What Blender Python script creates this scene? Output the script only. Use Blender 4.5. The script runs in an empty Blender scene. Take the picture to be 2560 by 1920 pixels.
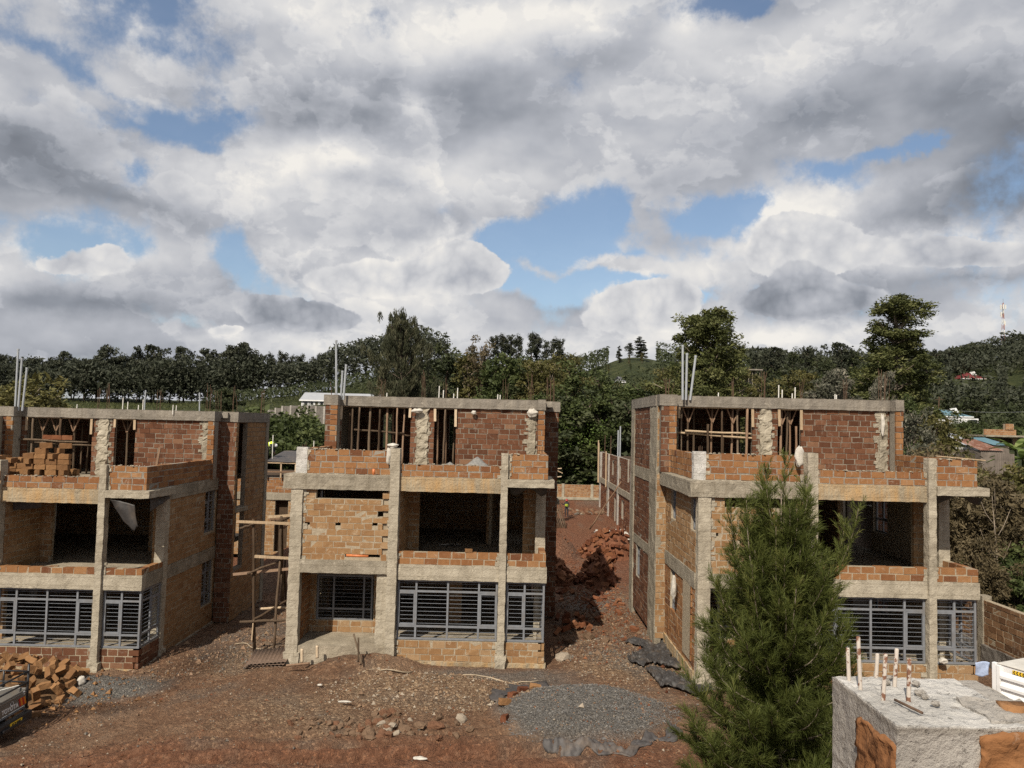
import bpy, math, random
import numpy as np
from mathutils import Vector, Matrix, noise as mnoise
R = math.radians
scene = bpy.context.scene
COL = scene.collection
EYE = 8.2
PITCH, ROLL = R(3.1), R(1.375)
F = 1922.0          # focal length in pixels of the 2560 x 1920 photograph

# ------------------------------------------------------------------ camera
cd = bpy.data.cameras.new('camera'); cam = bpy.data.objects.new('camera', cd)
COL.objects.link(cam); scene.camera = cam
cd.sensor_width = 36; cd.lens = F / 2560 * 36; cd.clip_start = .1; cd.clip_end = 4000
CAMROT = Matrix.Rotation(math.pi/2 + PITCH, 3, 'X') @ Matrix.Rotation(ROLL, 3, 'Z')
cam.matrix_world = Matrix.Translation((0, 0, EYE)) @ CAMROT.to_4x4()

def ray(px, py):
    return (CAMROT @ Vector(((px-1280)/F, (960-py)/F, -1))).normalized()
def at(px, py, y):
    """world point seen at a photograph pixel on the vertical plane Y = y"""
    d = ray(px, py); k = y/d.y
    return Vector((d.x*k, y, EYE + d.z*k))

# ------------------------------------------------------------------ render settings
scene.view_settings.view_transform = 'Standard'; scene.view_settings.look = 'None'
scene.view_settings.exposure = .22; scene.view_settings.gamma = 1
scene.render.engine = 'CYCLES'
scene.cycles.max_bounces = 6; scene.cycles.diffuse_bounces = 3; scene.cycles.transparent_max_bounces = 6
scene.cycles.use_denoising = False

# ------------------------------------------------------------------ node helper
class NT:
    def __init__(s, tree): s.t = tree; s.l = tree.links
    def n(s, typ, ins=None, **props):
        nd = s.t.nodes.new(typ)
        for k, v in props.items(): setattr(nd, k, v)
        for k, v in (ins or {}).items():
            sock = nd.inputs[k]
            if isinstance(v, bpy.types.NodeSocket): s.l.new(v, sock)
            elif isinstance(v, bpy.types.Node): s.l.new(v.outputs[0], sock)
            else: sock.default_value = v
        return nd
    def m(s, op, a, b=0.0, c=0.0, clamp=False):
        return s.n('ShaderNodeMath', {0: a, 1: b, 2: c}, operation=op, use_clamp=clamp).outputs[0]
    def vm(s, op, a, b=(0, 0, 0), c=None):
        nd = s.n('ShaderNodeVectorMath', {0: a, 1: b}, operation=op)
        return nd.outputs['Value'] if op in ('LENGTH', 'DOT_PRODUCT', 'DISTANCE') else nd.outputs[0]
    def noise(s, vec, scale, detail=4, rough=.55, dist=0, out='Fac', lac=2.0):
        nd = s.n('ShaderNodeTexNoise', {'Vector': vec, 'Scale': scale, 'Detail': detail, 'Roughness': rough, 'Distortion': dist, 'Lacunarity': lac})
        return nd.outputs[0 if out == 'Fac' else 1]
    def mr(s, v, a, b, c=0.0, d=1.0, interp='LINEAR'):
        return s.n('ShaderNodeMapRange', {0: v, 1: a, 2: b, 3: c, 4: d}, interpolation_type=interp).outputs[0]
    def ramp(s, fac, stops, interp='LINEAR'):
        nd = s.n('ShaderNodeValToRGB', {0: fac}); cr = nd.color_ramp; cr.interpolation = interp
        while len(cr.elements) < len(stops): cr.elements.new(.5)
        for e, (p, c) in zip(cr.elements, stops):
            e.position = p; e.color = (*c, 1) if len(c) == 3 else c
        return nd.outputs[0]
    def mix(s, f, a, b, blend='MIX'):
        nd = s.n('ShaderNodeMix', data_type='RGBA', blend_type=blend)
        for i, v in ((0, f), (6, a), (7, b)):
            if isinstance(v, bpy.types.NodeSocket): s.l.new(v, nd.inputs[i])
            else: nd.inputs[i].default_value = (*v, 1) if isinstance(v, tuple) and len(v) == 3 else v
        return nd.outputs[2]

# ------------------------------------------------------------------ sky: Nishita blue seen through broken cloud
SUN = Vector((-.40, -.95, 1.0)).normalized()      # towards the sun
world = bpy.data.worlds.new('World'); scene.world = world; world.use_nodes = True
T = NT(world.node_tree); world.node_tree.nodes.clear()
gen = T.n('ShaderNodeTexCoord').outputs['Generated']
sep = T.n('ShaderNodeSeparateXYZ', {0: gen})
az = T.m('ARCTAN2', sep.outputs[0], sep.outputs[1])
el = T.m('ARCSINE', sep.outputs[2])
ae = T.n('ShaderNodeCombineXYZ', {0: az, 1: el}).outputs[0]
# a slow warp of the directions makes every cloud edge wander
w1 = T.noise(gen, 6.5, 7, .62, out='Color')
w2 = T.vm('SUBTRACT', w1, (.5, .5, .5))
p = T.vm('ADD', ae, T.vm('MULTIPLY', w2, (.17, .10, 0)))
pB = T.vm('ADD', ae, T.vm('MULTIPLY', w2, (.11, .07, 0)))

def blobs(lst, base, pv):
    """sum of soft ellipses given as (photo x, photo y, half width, half height, tilt degrees, amount)"""
    acc = base
    for x, y, rx, ry, tilt, amp in lst:
        d = ray(x, y); a0 = math.atan2(d.x, d.y); e0 = math.asin(d.z)
        k = 1/F*1.9
        mp = T.n('ShaderNodeMapping', {'Vector': pv, 'Location': (a0, e0, 0), 'Rotation': (0, 0, R(tilt)), 'Scale': (rx*k, ry*k, 1)}, vector_type='TEXTURE')
        g = T.n('ShaderNodeTexGradient', {0: mp.outputs[0]}, gradient_type='QUADRATIC_SPHERE').outputs[1]
        acc = T.m('MULTIPLY_ADD', g, amp, acc)
    return acc
HOLES = [(70,95,150,34,-8,-.42),(30,40,120,40,0,-.3),(420,8,70,40,0,-.62),(430,110,100,34,-20,-.42),(290,225,120,20,-20,-.40),(330,310,120,34,0,-.62),(470,330,130,50,0,-.72),(545,300,80,30,0,-.5),(500,375,90,26,0,-.5),
 (315,415,40,44,0,-.72),(60,600,120,46,0,-.72),(140,620,50,34,0,-.5),(302,612,44,34,0,-.60),(560,615,60,48,-20,-.74),(600,660,80,36,-20,-.6),(500,790,90,22,0,-.5),(440,805,60,16,0,-.4),(40,770,120,26,0,-.25),
 (1215,600,95,58,0,-.92),(1340,585,120,58,0,-.95),(1470,560,120,54,0,-.98),(1570,560,60,50,0,-.6),(1745,530,70,44,0,-.8),(1830,535,110,44,0,-.95),(1910,525,70,32,0,-.7),
 (1300,700,70,30,0,-.9),(1400,702,110,26,0,-.95),(1530,696,100,20,0,-.75),(1640,690,70,18,0,-.6),(1215,650,50,60,0,-.8),(1400,640,140,26,0,-.4),(1600,625,110,18,0,-.35),
 (1738,748,40,32,0,-.9),(2050,452,85,34,-10,-.75),(2190,412,80,16,14,-.5),(2270,385,90,17,14,-.6),(2330,365,45,15,14,-.4),(1800,10,110,34,0,-.75),(1900,14,70,30,0,-.6),(1720,640,80,26,0,-.35)]
FILL = [(1640,545,44,70,35,.55),(1560,655,230,15,-2,.5),(1400,660,200,10,-2,.3),(1995,590,120,75,20,.7),(1620,745,160,70,0,.7),(1120,640,60,100,0,.6),(1050,560,200,90,0,.35),
 (930,690,280,90,0,.5),(2400,640,260,70,0,.5),(700,480,300,110,0,.4),(1200,300,700,200,0,.3),(2300,180,400,160,0,.3),(220,660,180,50,0,.4),(1300,880,1500,70,0,.6)]
n_big = T.noise(gen, 8.0, 9, .60)
fine = T.noise(gen, 34.0, 5, .62)
cov = blobs([(a, b, c_*1.12, d*1.2, e, f*1.4) for a, b, c_, d, e, f in HOLES], .56, p); cov = blobs(FILL, cov, p)
dens = T.m('MULTIPLY_ADD', T.m('SUBTRACT', n_big, .5), 3.0, cov)
dens = T.m('MULTIPLY_ADD', T.m('SUBTRACT', fine, .5), .8, dens)
alpha = T.mr(dens, -.34, .56, .07, 1, 'SMOOTHERSTEP')
LIGHT = [(930,695,320,90,0,.55),(1110,620,80,120,0,.5),(1610,745,180,85,0,.72),(1985,565,140,65,20,.95),(2420,610,260,50,0,.8),(1280,860,1700,90,0,.12),(200,635,190,55,0,.36),(580,455,340,90,0,.34),
 (985,70,380,100,0,.46),(1250,60,240,80,0,.2),(1400,25,220,60,0,.30),(1800,185,260,80,0,.26),(1060,270,60,80,0,.42),(1230,440,220,60,0,.18),(900,410,240,40,0,.24),(1350,860,340,60,0,.2),(2200,850,500,60,0,.24),(560,815,110,20,20,.4),
 (250,160,330,60,-15,.16),(1510,235,110,60,40,.28),(2160,480,240,36,12,.20),(1715,35,70,60,30,.55),(60,680,200,36,0,.16),(1930,850,120,30,0,.5),(1000,560,220,40,0,.16),(760,600,160,36,0,.14)]
DARK = [(880,300,340,85,-8,-.62),(1080,230,240,70,0,-.34),(1215,200,240,80,0,-.30),(30,350,170,70,0,-.50),(300,500,340,50,-4,-.50),(150,430,150,50,0,-.26),(230,755,340,44,0,-.46),(60,730,160,50,0,-.22),(770,795,190,36,-6,-.52),(690,750,120,36,-20,-.34),
 (2480,470,260,90,0,-.85),(2420,260,320,90,0,-.40),(2560,330,160,200,0,-.36),(2040,760,220,40,0,-.60),(2010,695,130,60,0,-.34),(1780,380,420,70,0,-.28),(1400,150,260,120,0,-.30),(1030,600,240,30,0,-.16),(640,590,200,30,0,-.16),(1400,748,240,20,0,-.3),
 (2450,692,260,22,0,-.34),(120,900,400,36,0,-.16),(700,880,300,28,0,-.12),(380,690,220,26,0,-.24),(870,455,160,26,0,-.22),(2200,560,200,30,0,-.2)]
lum = blobs(LIGHT, .57, pB); lum = blobs([(a, b, c_, d, e, f*.64) for a, b, c_, d, e, f in DARK], lum, pB)
sv = T.vm('MULTIPLY', gen, (1, 1, 1.9))
soft = T.noise(sv, 5.0, 4, .5)
soft_hi = T.noise(T.vm('ADD', sv, (.012, .012, -.06)), 5.0, 4, .5)
lum = T.m('MULTIPLY_ADD', T.m('SUBTRACT', soft, soft_hi), .9, lum)
lum = T.m('MULTIPLY_ADD', T.m('SUBTRACT', soft, .5), .25, lum)
# cauliflower heads on the bright cumulus, smooth bellies elsewhere
bil = T.n('ShaderNodeTexVoronoi', {'Vector': T.vm('ADD', gen, T.vm('MULTIPLY', w2, (.05, .05, .05))), 'Scale': 26.0, 'Detail': 2.0, 'Roughness': .55}, feature='F1').outputs[0]
cum = blobs([(930,690,330,100,0,.8),(1110,620,80,130,0,.9),(1610,750,200,100,0,1.2),(1985,570,160,80,20,1.2),(2420,620,280,55,0,.9),(560,440,350,90,0,.3),(200,640,230,60,0,.4)], 0.0, pB)
lum = T.m('MULTIPLY_ADD', T.m('MULTIPLY', T.m('SUBTRACT', .44, bil), cum), .42, lum)
lum = T.m('MULTIPLY_ADD', T.m('SUBTRACT', fine, .5), T.m('MULTIPLY_ADD', cum, .3, .07), lum)
lum = T.m('MULTIPLY_ADD', T.m('SUBTRACT', n_big, .5), T.m('MULTIPLY_ADD', cum, .5, .26), lum)
# nearer puffs in front of farther ones: crisp on the lit upper edge, melting away below
wq = T.vm('ADD', T.vm('MULTIPLY', gen, (1, 1, 1.5)), T.vm('MULTIPLY', w2, (.06, .06, .06)))
pf = T.noise(wq, 6.0, 8, .56); pf2 = T.noise(T.vm('ADD', wq, (.6, .3, .2)), 11.0, 7, .56)
edge = T.m('MULTIPLY', T.mr(pf, .50, .535, 0, 1, 'SMOOTHSTEP'), T.mr(pf, .53, .66, 1, 0, 'SMOOTHSTEP'))
edge2 = T.m('MULTIPLY', T.mr(pf2, .52, .55, 0, 1, 'SMOOTHSTEP'), T.mr(pf2, .55, .66, 1, 0, 'SMOOTHSTEP'))
lum = T.m('MULTIPLY_ADD', edge, .12, lum); lum = T.m('MULTIPLY_ADD', edge2, .065, lum); lum = T.m('SUBTRACT', lum, .06)
# separate heaps with crisp heads: bright cumulus behind, two grey ones in front of it
pC = T.vm('ADD', ae, T.vm('MULTIPLY', w2, (.07, .05, 0)))
def layer(shapes, gain, lit, body, lum, alpha):
    d = blobs([(a, b, c_*1.15, d_*1.15, e, f+.30) for a, b, c_, d_, e, f in shapes], -.52, pC); d = T.m('MULTIPLY_ADD', T.m('SUBTRACT', n_big, .5), gain, d); d = T.m('MULTIPLY_ADD', T.m('SUBTRACT', fine, .5), .22, d)
    a = T.mr(d, 0, .10, 0, 1, 'SMOOTHSTEP')
    l = T.mr(d, .02, .42, lit, body); l = T.m('MULTIPLY_ADD', T.m('SUBTRACT', .44, bil), .34, l); l = T.m('MULTIPLY_ADD', T.m('SUBTRACT', n_big, .5), .5, l); l = T.m('MULTIPLY_ADD', T.m('SUBTRACT', fine, .5), .22, l)
    k = T.m('SUBTRACT', 1, a)
    return T.m('MULTIPLY_ADD', a, l, T.m('MULTIPLY', lum, k)), T.m('MAXIMUM', alpha, a)
lum, alpha = layer([(1995,600,105,70,0,.9),(1940,650,110,60,0,.7),(2080,640,90,60,0,.6),(1610,755,120,66,0,.95),(1530,790,140,60,0,.6),(1690,760,60,50,0,.5),(2330,625,120,40,0,.7),(2470,630,160,44,0,.8),(1190,690,100,60,0,.7),(1060,690,200,50,0,.7),(860,700,170,44,0,.7),(1140,620,50,50,0,.5),(1900,870,100,22,0,.5),(240,625,110,50,0,.55),(150,665,150,40,0,.4),(560,810,80,18,15,.6)], 1.15, .99, .86, lum, alpha)
lum, alpha = layer([(2010,720,130,70,0,.9),(2090,750,150,34,0,.6),(1960,760,120,30,0,.5),(740,770,130,48,0,.75),(830,800,110,34,0,.6),(660,745,90,36,0,.5)], 1.0, .72, .55, lum, alpha)
ccol = T.ramp(lum, [(0, (.17, .185, .215)), (.25, (.27, .29, .33)), (.5, (.455, .47, .51)), (.75, (.66, .66, .67)), (1, (.87, .84, .79))])
nish = T.n('ShaderNodeTexSky', sky_type='NISHITA', sun_disc=False, sun_elevation=math.asin(SUN.z), sun_rotation=math.atan2(SUN.x, SUN.y))
blue = T.n('ShaderNodeBackground', {'Color': nish.outputs[0], 'Strength': .10})
cloud = T.n('ShaderNodeBackground', {'Color': ccol, 'Strength': .88})
below = T.m('LESS_THAN', sep.outputs[2], -.02)
mx = T.n('ShaderNodeMixShader', {0: alpha, 1: blue.outputs[0], 2: cloud.outputs[0]})
T.n('ShaderNodeOutputWorld', {0: mx.outputs[0]})
world.cycles.sampling_method = 'MANUAL'; world.cycles.sample_map_resolution = 512

sl = bpy.data.lights.new('sun', 'SUN'); sl.energy = 5.0; sl.angle = R(.53); sl.color = (1, .91, .77)
so = bpy.data.objects.new('sun', sl); COL.objects.link(so)
so.rotation_euler = (-SUN).to_track_quat('-Z', 'Y').to_euler(); so.location = SUN*60
# ------------------------------------------------------------------ materials
MATS = {}
def material(name):
    m = bpy.data.materials.new(name); m.use_nodes = True; m.node_tree.nodes.clear(); MATS[name] = m
    return m, NT(m.node_tree)
def finish(t, col, rough=.85, bump=None, bstr=.3, bdist=.02, spec=.25, metal=0.0, transl=None):
    ins = {'Base Color': col if not isinstance(col, tuple) else (*col, 1), 'Roughness': rough, 'Specular IOR Level': spec, 'Metallic': metal}
    b = t.n('ShaderNodeBsdfPrincipled', ins)
    if bump is not None:
        bp = t.n('ShaderNodeBump', {'Height': bump, 'Strength': bstr, 'Distance': bdist}); t.l.new(bp.outputs[0], b.inputs['Normal'])
    out = b.outputs[0]
    if transl:
        tr = t.n('ShaderNodeBsdfTranslucent', {'Color': col}); out = t.n('ShaderNodeMixShader', {0: transl, 1: out, 2: tr.outputs[0]}).outputs[0]
    t.n('ShaderNodeOutputMaterial', {0: out})
def objco(t): return t.n('ShaderNodeTexCoord').outputs['Object']
def rnd(t): return t.n('ShaderNodeAttribute', attribute_name='rnd').outputs['Fac']

def brick_mat(name, stops, saw=.5, smear=.35, mortar=(.36, .31, .25)):
    """cut soil-block: a colour of its own for every block, saw marks, mortar smears"""
    m, t = material(name); co = objco(t)
    base = t.ramp(rnd(t), stops)
    n1 = t.noise(co, 7, 5, .6); n2 = t.noise(co, 38, 4, .6)
    c = t.mix(t.mr(n1, .3, .75, 0, .55), base, t.mix(1.0, base, (.62, .55, .50), 'MULTIPLY'))
    c = t.mix(t.mr(n2, .35, .75, 0, .35), c, t.mix(1.0, c, (1.35, 1.3, 1.2), 'MULTIPLY'))
    sm = t.mr(t.noise(co, 3.3, 6, .72, 1.2), .57, .67, 0, smear)
    c = t.mix(sm, c, mortar)
    drip = t.noise(t.vm('MULTIPLY', co, (6, 6, .7)), 1.4, 5, .7)
    c = t.mix(t.mr(drip, .60, .70, 0, .45), c, t.mix(.5, mortar, c)); c = t.mix(t.mr(drip, .42, .30, 0, .45), c, t.mix(1.0, c, (.62, .58, .55), 'MULTIPLY'))
    wv = t.n('ShaderNodeTexWave', {'Vector': co, 'Scale': 9.0, 'Distortion': 6.0, 'Detail': 3.0, 'Detail Scale': 2.0}, bands_direction='DIAGONAL').outputs[1]
    h = t.m('MULTIPLY_ADD', wv, saw*.5, t.m('MULTIPLY', n2, .9))
    finish(t, c, .93, h, .5, .02, .15)
    return m
brick_mat('brick_orange', [(0, (.13, .056, .029)), (.09, (.19, .086, .039)), (.4, (.232, .111, .048)), (.75, (.258, .131, .058)), (1, (.29, .160, .078))], smear=.45)
brick_mat('brick_tan', [(0, (.215, .118, .058)), (.10, (.245, .140, .067)), (.45, (.268, .160, .078)), (.8, (.288, .180, .094)), (1, (.305, .205, .118))], smear=.85, mortar=(.43, .35, .25))
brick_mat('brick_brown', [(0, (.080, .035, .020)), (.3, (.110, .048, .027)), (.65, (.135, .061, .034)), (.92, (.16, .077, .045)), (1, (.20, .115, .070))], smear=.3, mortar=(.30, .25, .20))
brick_mat('brick_ochre', [(0, (.12, .062, .030)), (.5, (.205, .110, .050)), (1, (.27, .15, .07))], smear=.15)
brick_mat('brick_yard', [(0, (.11, .060, .034)), (.5, (.19, .105, .056)), (1, (.25, .15, .085))], smear=.4)
brick_mat('brick_far', [(0, (.20, .095, .045)), (.5, (.275, .145, .072)), (1, (.32, .19, .10))], smear=.2)
brick_mat('brick_red', [(0, (.075, .027, .015)), (.4, (.130, .048, .024)), (.75, (.178, .072, .035)), (1, (.22, .102, .054))], smear=.12)

def mortar_mat(name, a, b):
    m, t = material(name); co = objco(t)
    n = t.noise(co, 9, 6, .65); c = t.ramp(n, [(.25, a), (.7, b)])
    finish(t, c, .95, t.noise(co, 45, 4, .7), .8, .03, .1)
mortar_mat('mortar_grey', (.18, .158, .130), (.315, .282, .235))
mortar_mat('mortar_tan', (.26, .21, .148), (.40, .338, .25))
mortar_mat('mortar_dark', (.13, .105, .08), (.27, .23, .185))

def concrete_mat(name, dark, mid, lite, stain=(.42, .25, .10), stain_amt=.0, pits=.5, streak=.5):
    m, t = material(name); co = objco(t)
    n1 = t.noise(co, 1.7, 7, .66, .4); c = t.ramp(n1, [(.25, dark), (.5, mid), (.74, lite)])
    sv = t.vm('MULTIPLY', co, (7, 7, .55)); st = t.noise(sv, 1.6, 5, .7)
    c = t.mix(t.mr(st, .48, .72, 0, streak), c, t.mix(1.0, c, (.60, .56, .50), 'MULTIPLY'))
    c = t.mix(t.mr(t.noise(sv, .9, 4, .6), .56, .70, 0, streak*.9), c, lite)
    c = t.mix(t.mr(t.noise(co, .8, 5, .6, .8), .50, .66, 0, .45), c, t.mix(1.0, c, (.62, .60, .58), 'MULTIPLY'))
    c = t.mix(t.mr(t.noise(t.vm('ADD', co, (5, 9, 2)), 2.6, 7, .75, .5), .58, .66, 0, .55), c, tuple(min(.75, v*1.3) for v in lite))
    if stain_amt:
        c = t.mix(t.mr(t.noise(t.vm('MULTIPLY', co, (3, 3, .5)), 1.1, 5, .65), .42, .66, 0, stain_amt), c, stain)
    # board marks of the shuttering and honeycombed pits
    brd = t.n('ShaderNodeTexWave', {'Vector': co, 'Scale': 1.05, 'Distortion': .5, 'Detail': 2.0}, bands_direction='Z', wave_profile='SAW').outputs[1]
    c = t.mix(t.mr(brd, .90, .97, 0, .55), c, t.mix(1.0, c, (.55, .52, .48), 'MULTIPLY'))
    pit = t.mr(t.noise(co, 24, 5, .72), .60, .74, 0, pits)
    c = t.mix(pit, c, t.mix(1.0, c, (.48, .44, .40), 'MULTIPLY'))
    h = t.m('MULTIPLY_ADD', t.noise(co, 16, 7, .68), 1.0, t.m('MULTIPLY', pit, -1.0))
    finish(t, c, .92, h, .85, .04, .15)
concrete_mat('concrete', (.170, .148, .112), (.268, .236, .184), (.365, .325, .258))
concrete_mat('concrete_pale', (.235, .205, .155), (.345, .305, .238), (.44, .395, .315), pits=.35, streak=.35)
concrete_mat('concrete_stained', (.22, .175, .12), (.32, .265, .185), (.40, .345, .25), stain_amt=.8)
concrete_mat('concrete_roof', (.15, .135, .11), (.225, .20, .168), (.30, .27, .225), stain=(.12, .11, .10), stain_amt=.35)
concrete_mat('concrete_floor', (.20, .17, .13), (.29, .25, .19), (.36, .31, .24), streak=.1)
concrete_mat('concrete_white', (.29, .275, .255), (.44, .425, .40), (.58, .56, .535), pits=.6, streak=.12)
concrete_mat('concrete_grey', (.25, .232, .21), (.335, .31, .28), (.41, .385, .35), pits=.55, streak=.25)
concrete_mat('stone_wall', (.10, .09, .08), (.16, .145, .13), (.22, .20, .18))

def plain(name, col, rough=.6, var=.25, scale=6, spec=.3, metal=0.0, bump=0.0, dirt=None):
    m, t = material(name); co = objco(t)
    d = tuple(x*(1-var) for x in col); l = tuple(min(1, x*(1+var)) for x in col)
    c = t.ramp(t.noise(co, scale, 6, .65), [(.3, d), (.7, l)])
    if dirt: c = t.mix(t.mr(t.noise(co, 1.6, 6, .7, .6), .50, .72, 0, .7), c, dirt)
    finish(t, c, rough, t.noise(co, scale*5, 4, .6) if bump else None, bump, .02, spec, metal)
plain('steel_grey', (.165, .174, .190), .5, .2, 5, .4, dirt=(.16, .14, .12))
plain('bar_grey', (.17, .185, .21), .5, .2, 5, .4)
plain('pvc', (.30, .32, .34), .45, .1, 3, .4)
plain('pvc_white', (.62, .60, .55), .5, .12, 8, .4)
plain('pvc_orange', (.50, .16, .055), .45, .15, 8, .4)
plain('rebar_rust', (.105, .066, .044), .85, .4, 30, .2)
plain('bag_white', (.47, .44, .39), .75, .2, 9, .2, bump=.5)
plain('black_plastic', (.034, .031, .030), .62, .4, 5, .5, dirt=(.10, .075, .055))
plain('tarp', (.050, .045, .044), .65, .4, 5, .45, dirt=(.15, .11, .08))
plain('rusty_sheet', (.125, .085, .062), .7, .35, 9, .25)
plain('white_paint', (.70, .70, .70), .45, .06, 3, .4, dirt=(.52, .50, .47))
plain('offwhite_paint', (.62, .60, .55), .6, .08, 3, .3)
plain('truck_top', (.50, .48, .44), .6, .12, 4, .3, dirt=(.40, .36, .30))
plain('yellow_paint', (.72, .47, .03), .5, .1)
plain('black_paint', (.02, .02, .022), .4, .2, 8, .4)
plain('red_paint', (.36, .022, .012), .45, .15)
plain('orange_paint', (.55, .18, .015), .45, .1)
plain('silver_paint', (.150, .140, .128), .38, .1, 3, .5, .25, dirt=(.20, .16, .12))
plain('letter_silver', (.66, .65, .63), .5, .05, 3, .3)
plain('rubber', (.02, .02, .02), .8, .3, 20, .2)
plain('glass_dark', (.015, .018, .02), .1, .1, 3, .6)
plain('roof_white', (.31, .32, .34), .5, .06, 1, .3)
plain('roof_blue', (.095, .175, .215), .5, .15, 1, .3)
plain('roof_red', (.14, .028, .028), .55, .15, 1, .3)
plain('roof_grey', (.20, .20, .21), .5, .2, 1, .3)
plain('roof_green', (.10, .17, .15), .5, .2, 1, .3)
plain('roof_rust', (.16, .075, .05), .7, .4, 1.5, .2, dirt=(.34, .30, .27))
plain('wall_stone', (.15, .125, .105), .9, .35, 2, .2)
plain('hi_vis', (.62, .78, .05), .7, .1)
plain('skin', (.075, .038, .024), .6, .1)
plain('cloth_dark', (.025, .025, .032), .9, .2)
plain('helmet_red', (.30, .02, .02), .4, .1)
plain('helmet_white', (.70, .70, .68), .4, .1)
plain('mast_red', (.30, .11, .085), .5, .1)
plain('wire', (.03, .03, .03), .6, .1)
plain('cloth_blue', (.30, .36, .50), .8, .35, 6, .2)
plain('hose', (.30, .24, .17), .7, .3, 6)

def wood_mat(name, a, b, c3):
    m, t = material(name); co = objco(t)
    g = t.noise(t.vm('MULTIPLY', co, (6, 6, 1.2)), 4, 6, .7, .6)
    c = t.ramp(t.m('MULTIPLY_ADD', t.m('SUBTRACT', rnd(t), .5), .35, g), [(.2, a), (.5, b), (.8, c3)])
    finish(t, c, .9, g, .6, .02, .15)
wood_mat('pole_wood', (.048, .033, .022), (.098, .069, .046), (.18, .135, .095))
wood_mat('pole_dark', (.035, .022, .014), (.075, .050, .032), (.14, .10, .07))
wood_mat('plank_pale', (.28, .20, .125), (.42, .32, .215), (.55, .45, .33))
wood_mat('plank_brown', (.13, .078, .048), (.21, .135, .088), (.29, .20, .14))
wood_mat('bark', (.045, .034, .025), (.085, .066, .05), (.15, .12, .095))
wood_mat('bark_pale', (.12, .095, .07), (.22, .18, .14), (.33, .28, .22))

def leaf_mat(name, a, b, c3, tr=.22):
    m, t = material(name)
    c = t.ramp(rnd(t), [(0, a), (.55, b), (1, c3)])
    finish(t, c, .65, None, spec=.25, transl=tr)
leaf_mat('leaf_dark', (0.0251, 0.0317, 0.0145), (0.0449, 0.0554, 0.0238), (0.0845, 0.0924, 0.0422))
leaf_mat('leaf_black', (0.0264, 0.0312, 0.0204), (0.0408, 0.0468, 0.0288), (0.0720, 0.0744, 0.0480), .15)
leaf_mat('leaf_mid', (0.0317, 0.0449, 0.0132), (0.0554, 0.0726, 0.0224), (0.0990, 0.1162, 0.0396))
leaf_mat('leaf_olive', (0.0528, 0.0528, 0.0158), (0.0924, 0.0858, 0.0264), (0.1650, 0.1426, 0.0528))
leaf_mat('leaf_brown', (0.0594, 0.0475, 0.0238), (0.0990, 0.0766, 0.0396), (0.1584, 0.1254, 0.0726))
leaf_mat('leaf_green', (0.0396, 0.0660, 0.0132), (0.0726, 0.1122, 0.0238), (0.1452, 0.1914, 0.0528))
leaf_mat('leaf_silver', (.045, .048, .030), (.095, .095, .068), (.22, .20, .155))
leaf_mat('leaf_yellow', (0.0990, 0.0871, 0.0158), (0.1716, 0.1426, 0.0317), (0.2904, 0.2178, 0.0594))
leaf_mat('leaf_willow', (0.0660, 0.0634, 0.0185), (0.1122, 0.1056, 0.0343), (0.1980, 0.1716, 0.0660))
leaf_mat('leaf_broad', (0.0449, 0.0541, 0.0172), (0.0818, 0.0911, 0.0290), (0.1518, 0.1518, 0.0581))
leaf_mat('leaf_feather', (0.0343, 0.0383, 0.0211), (0.0620, 0.0660, 0.0356), (0.1122, 0.1056, 0.0607))
leaf_mat('leaf_banana', (.07, .105, .020), (.13, .18, .045), (.24, .28, .10), .35)
leaf_mat('needle', (.050, .064, .013), (.105, .122, .028), (.25, .215, .075), .32)
leaf_mat('field_grass', (0.0396, 0.0502, 0.0158), (0.0726, 0.0818, 0.0264), (0.1254, 0.1254, 0.0449))

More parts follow.
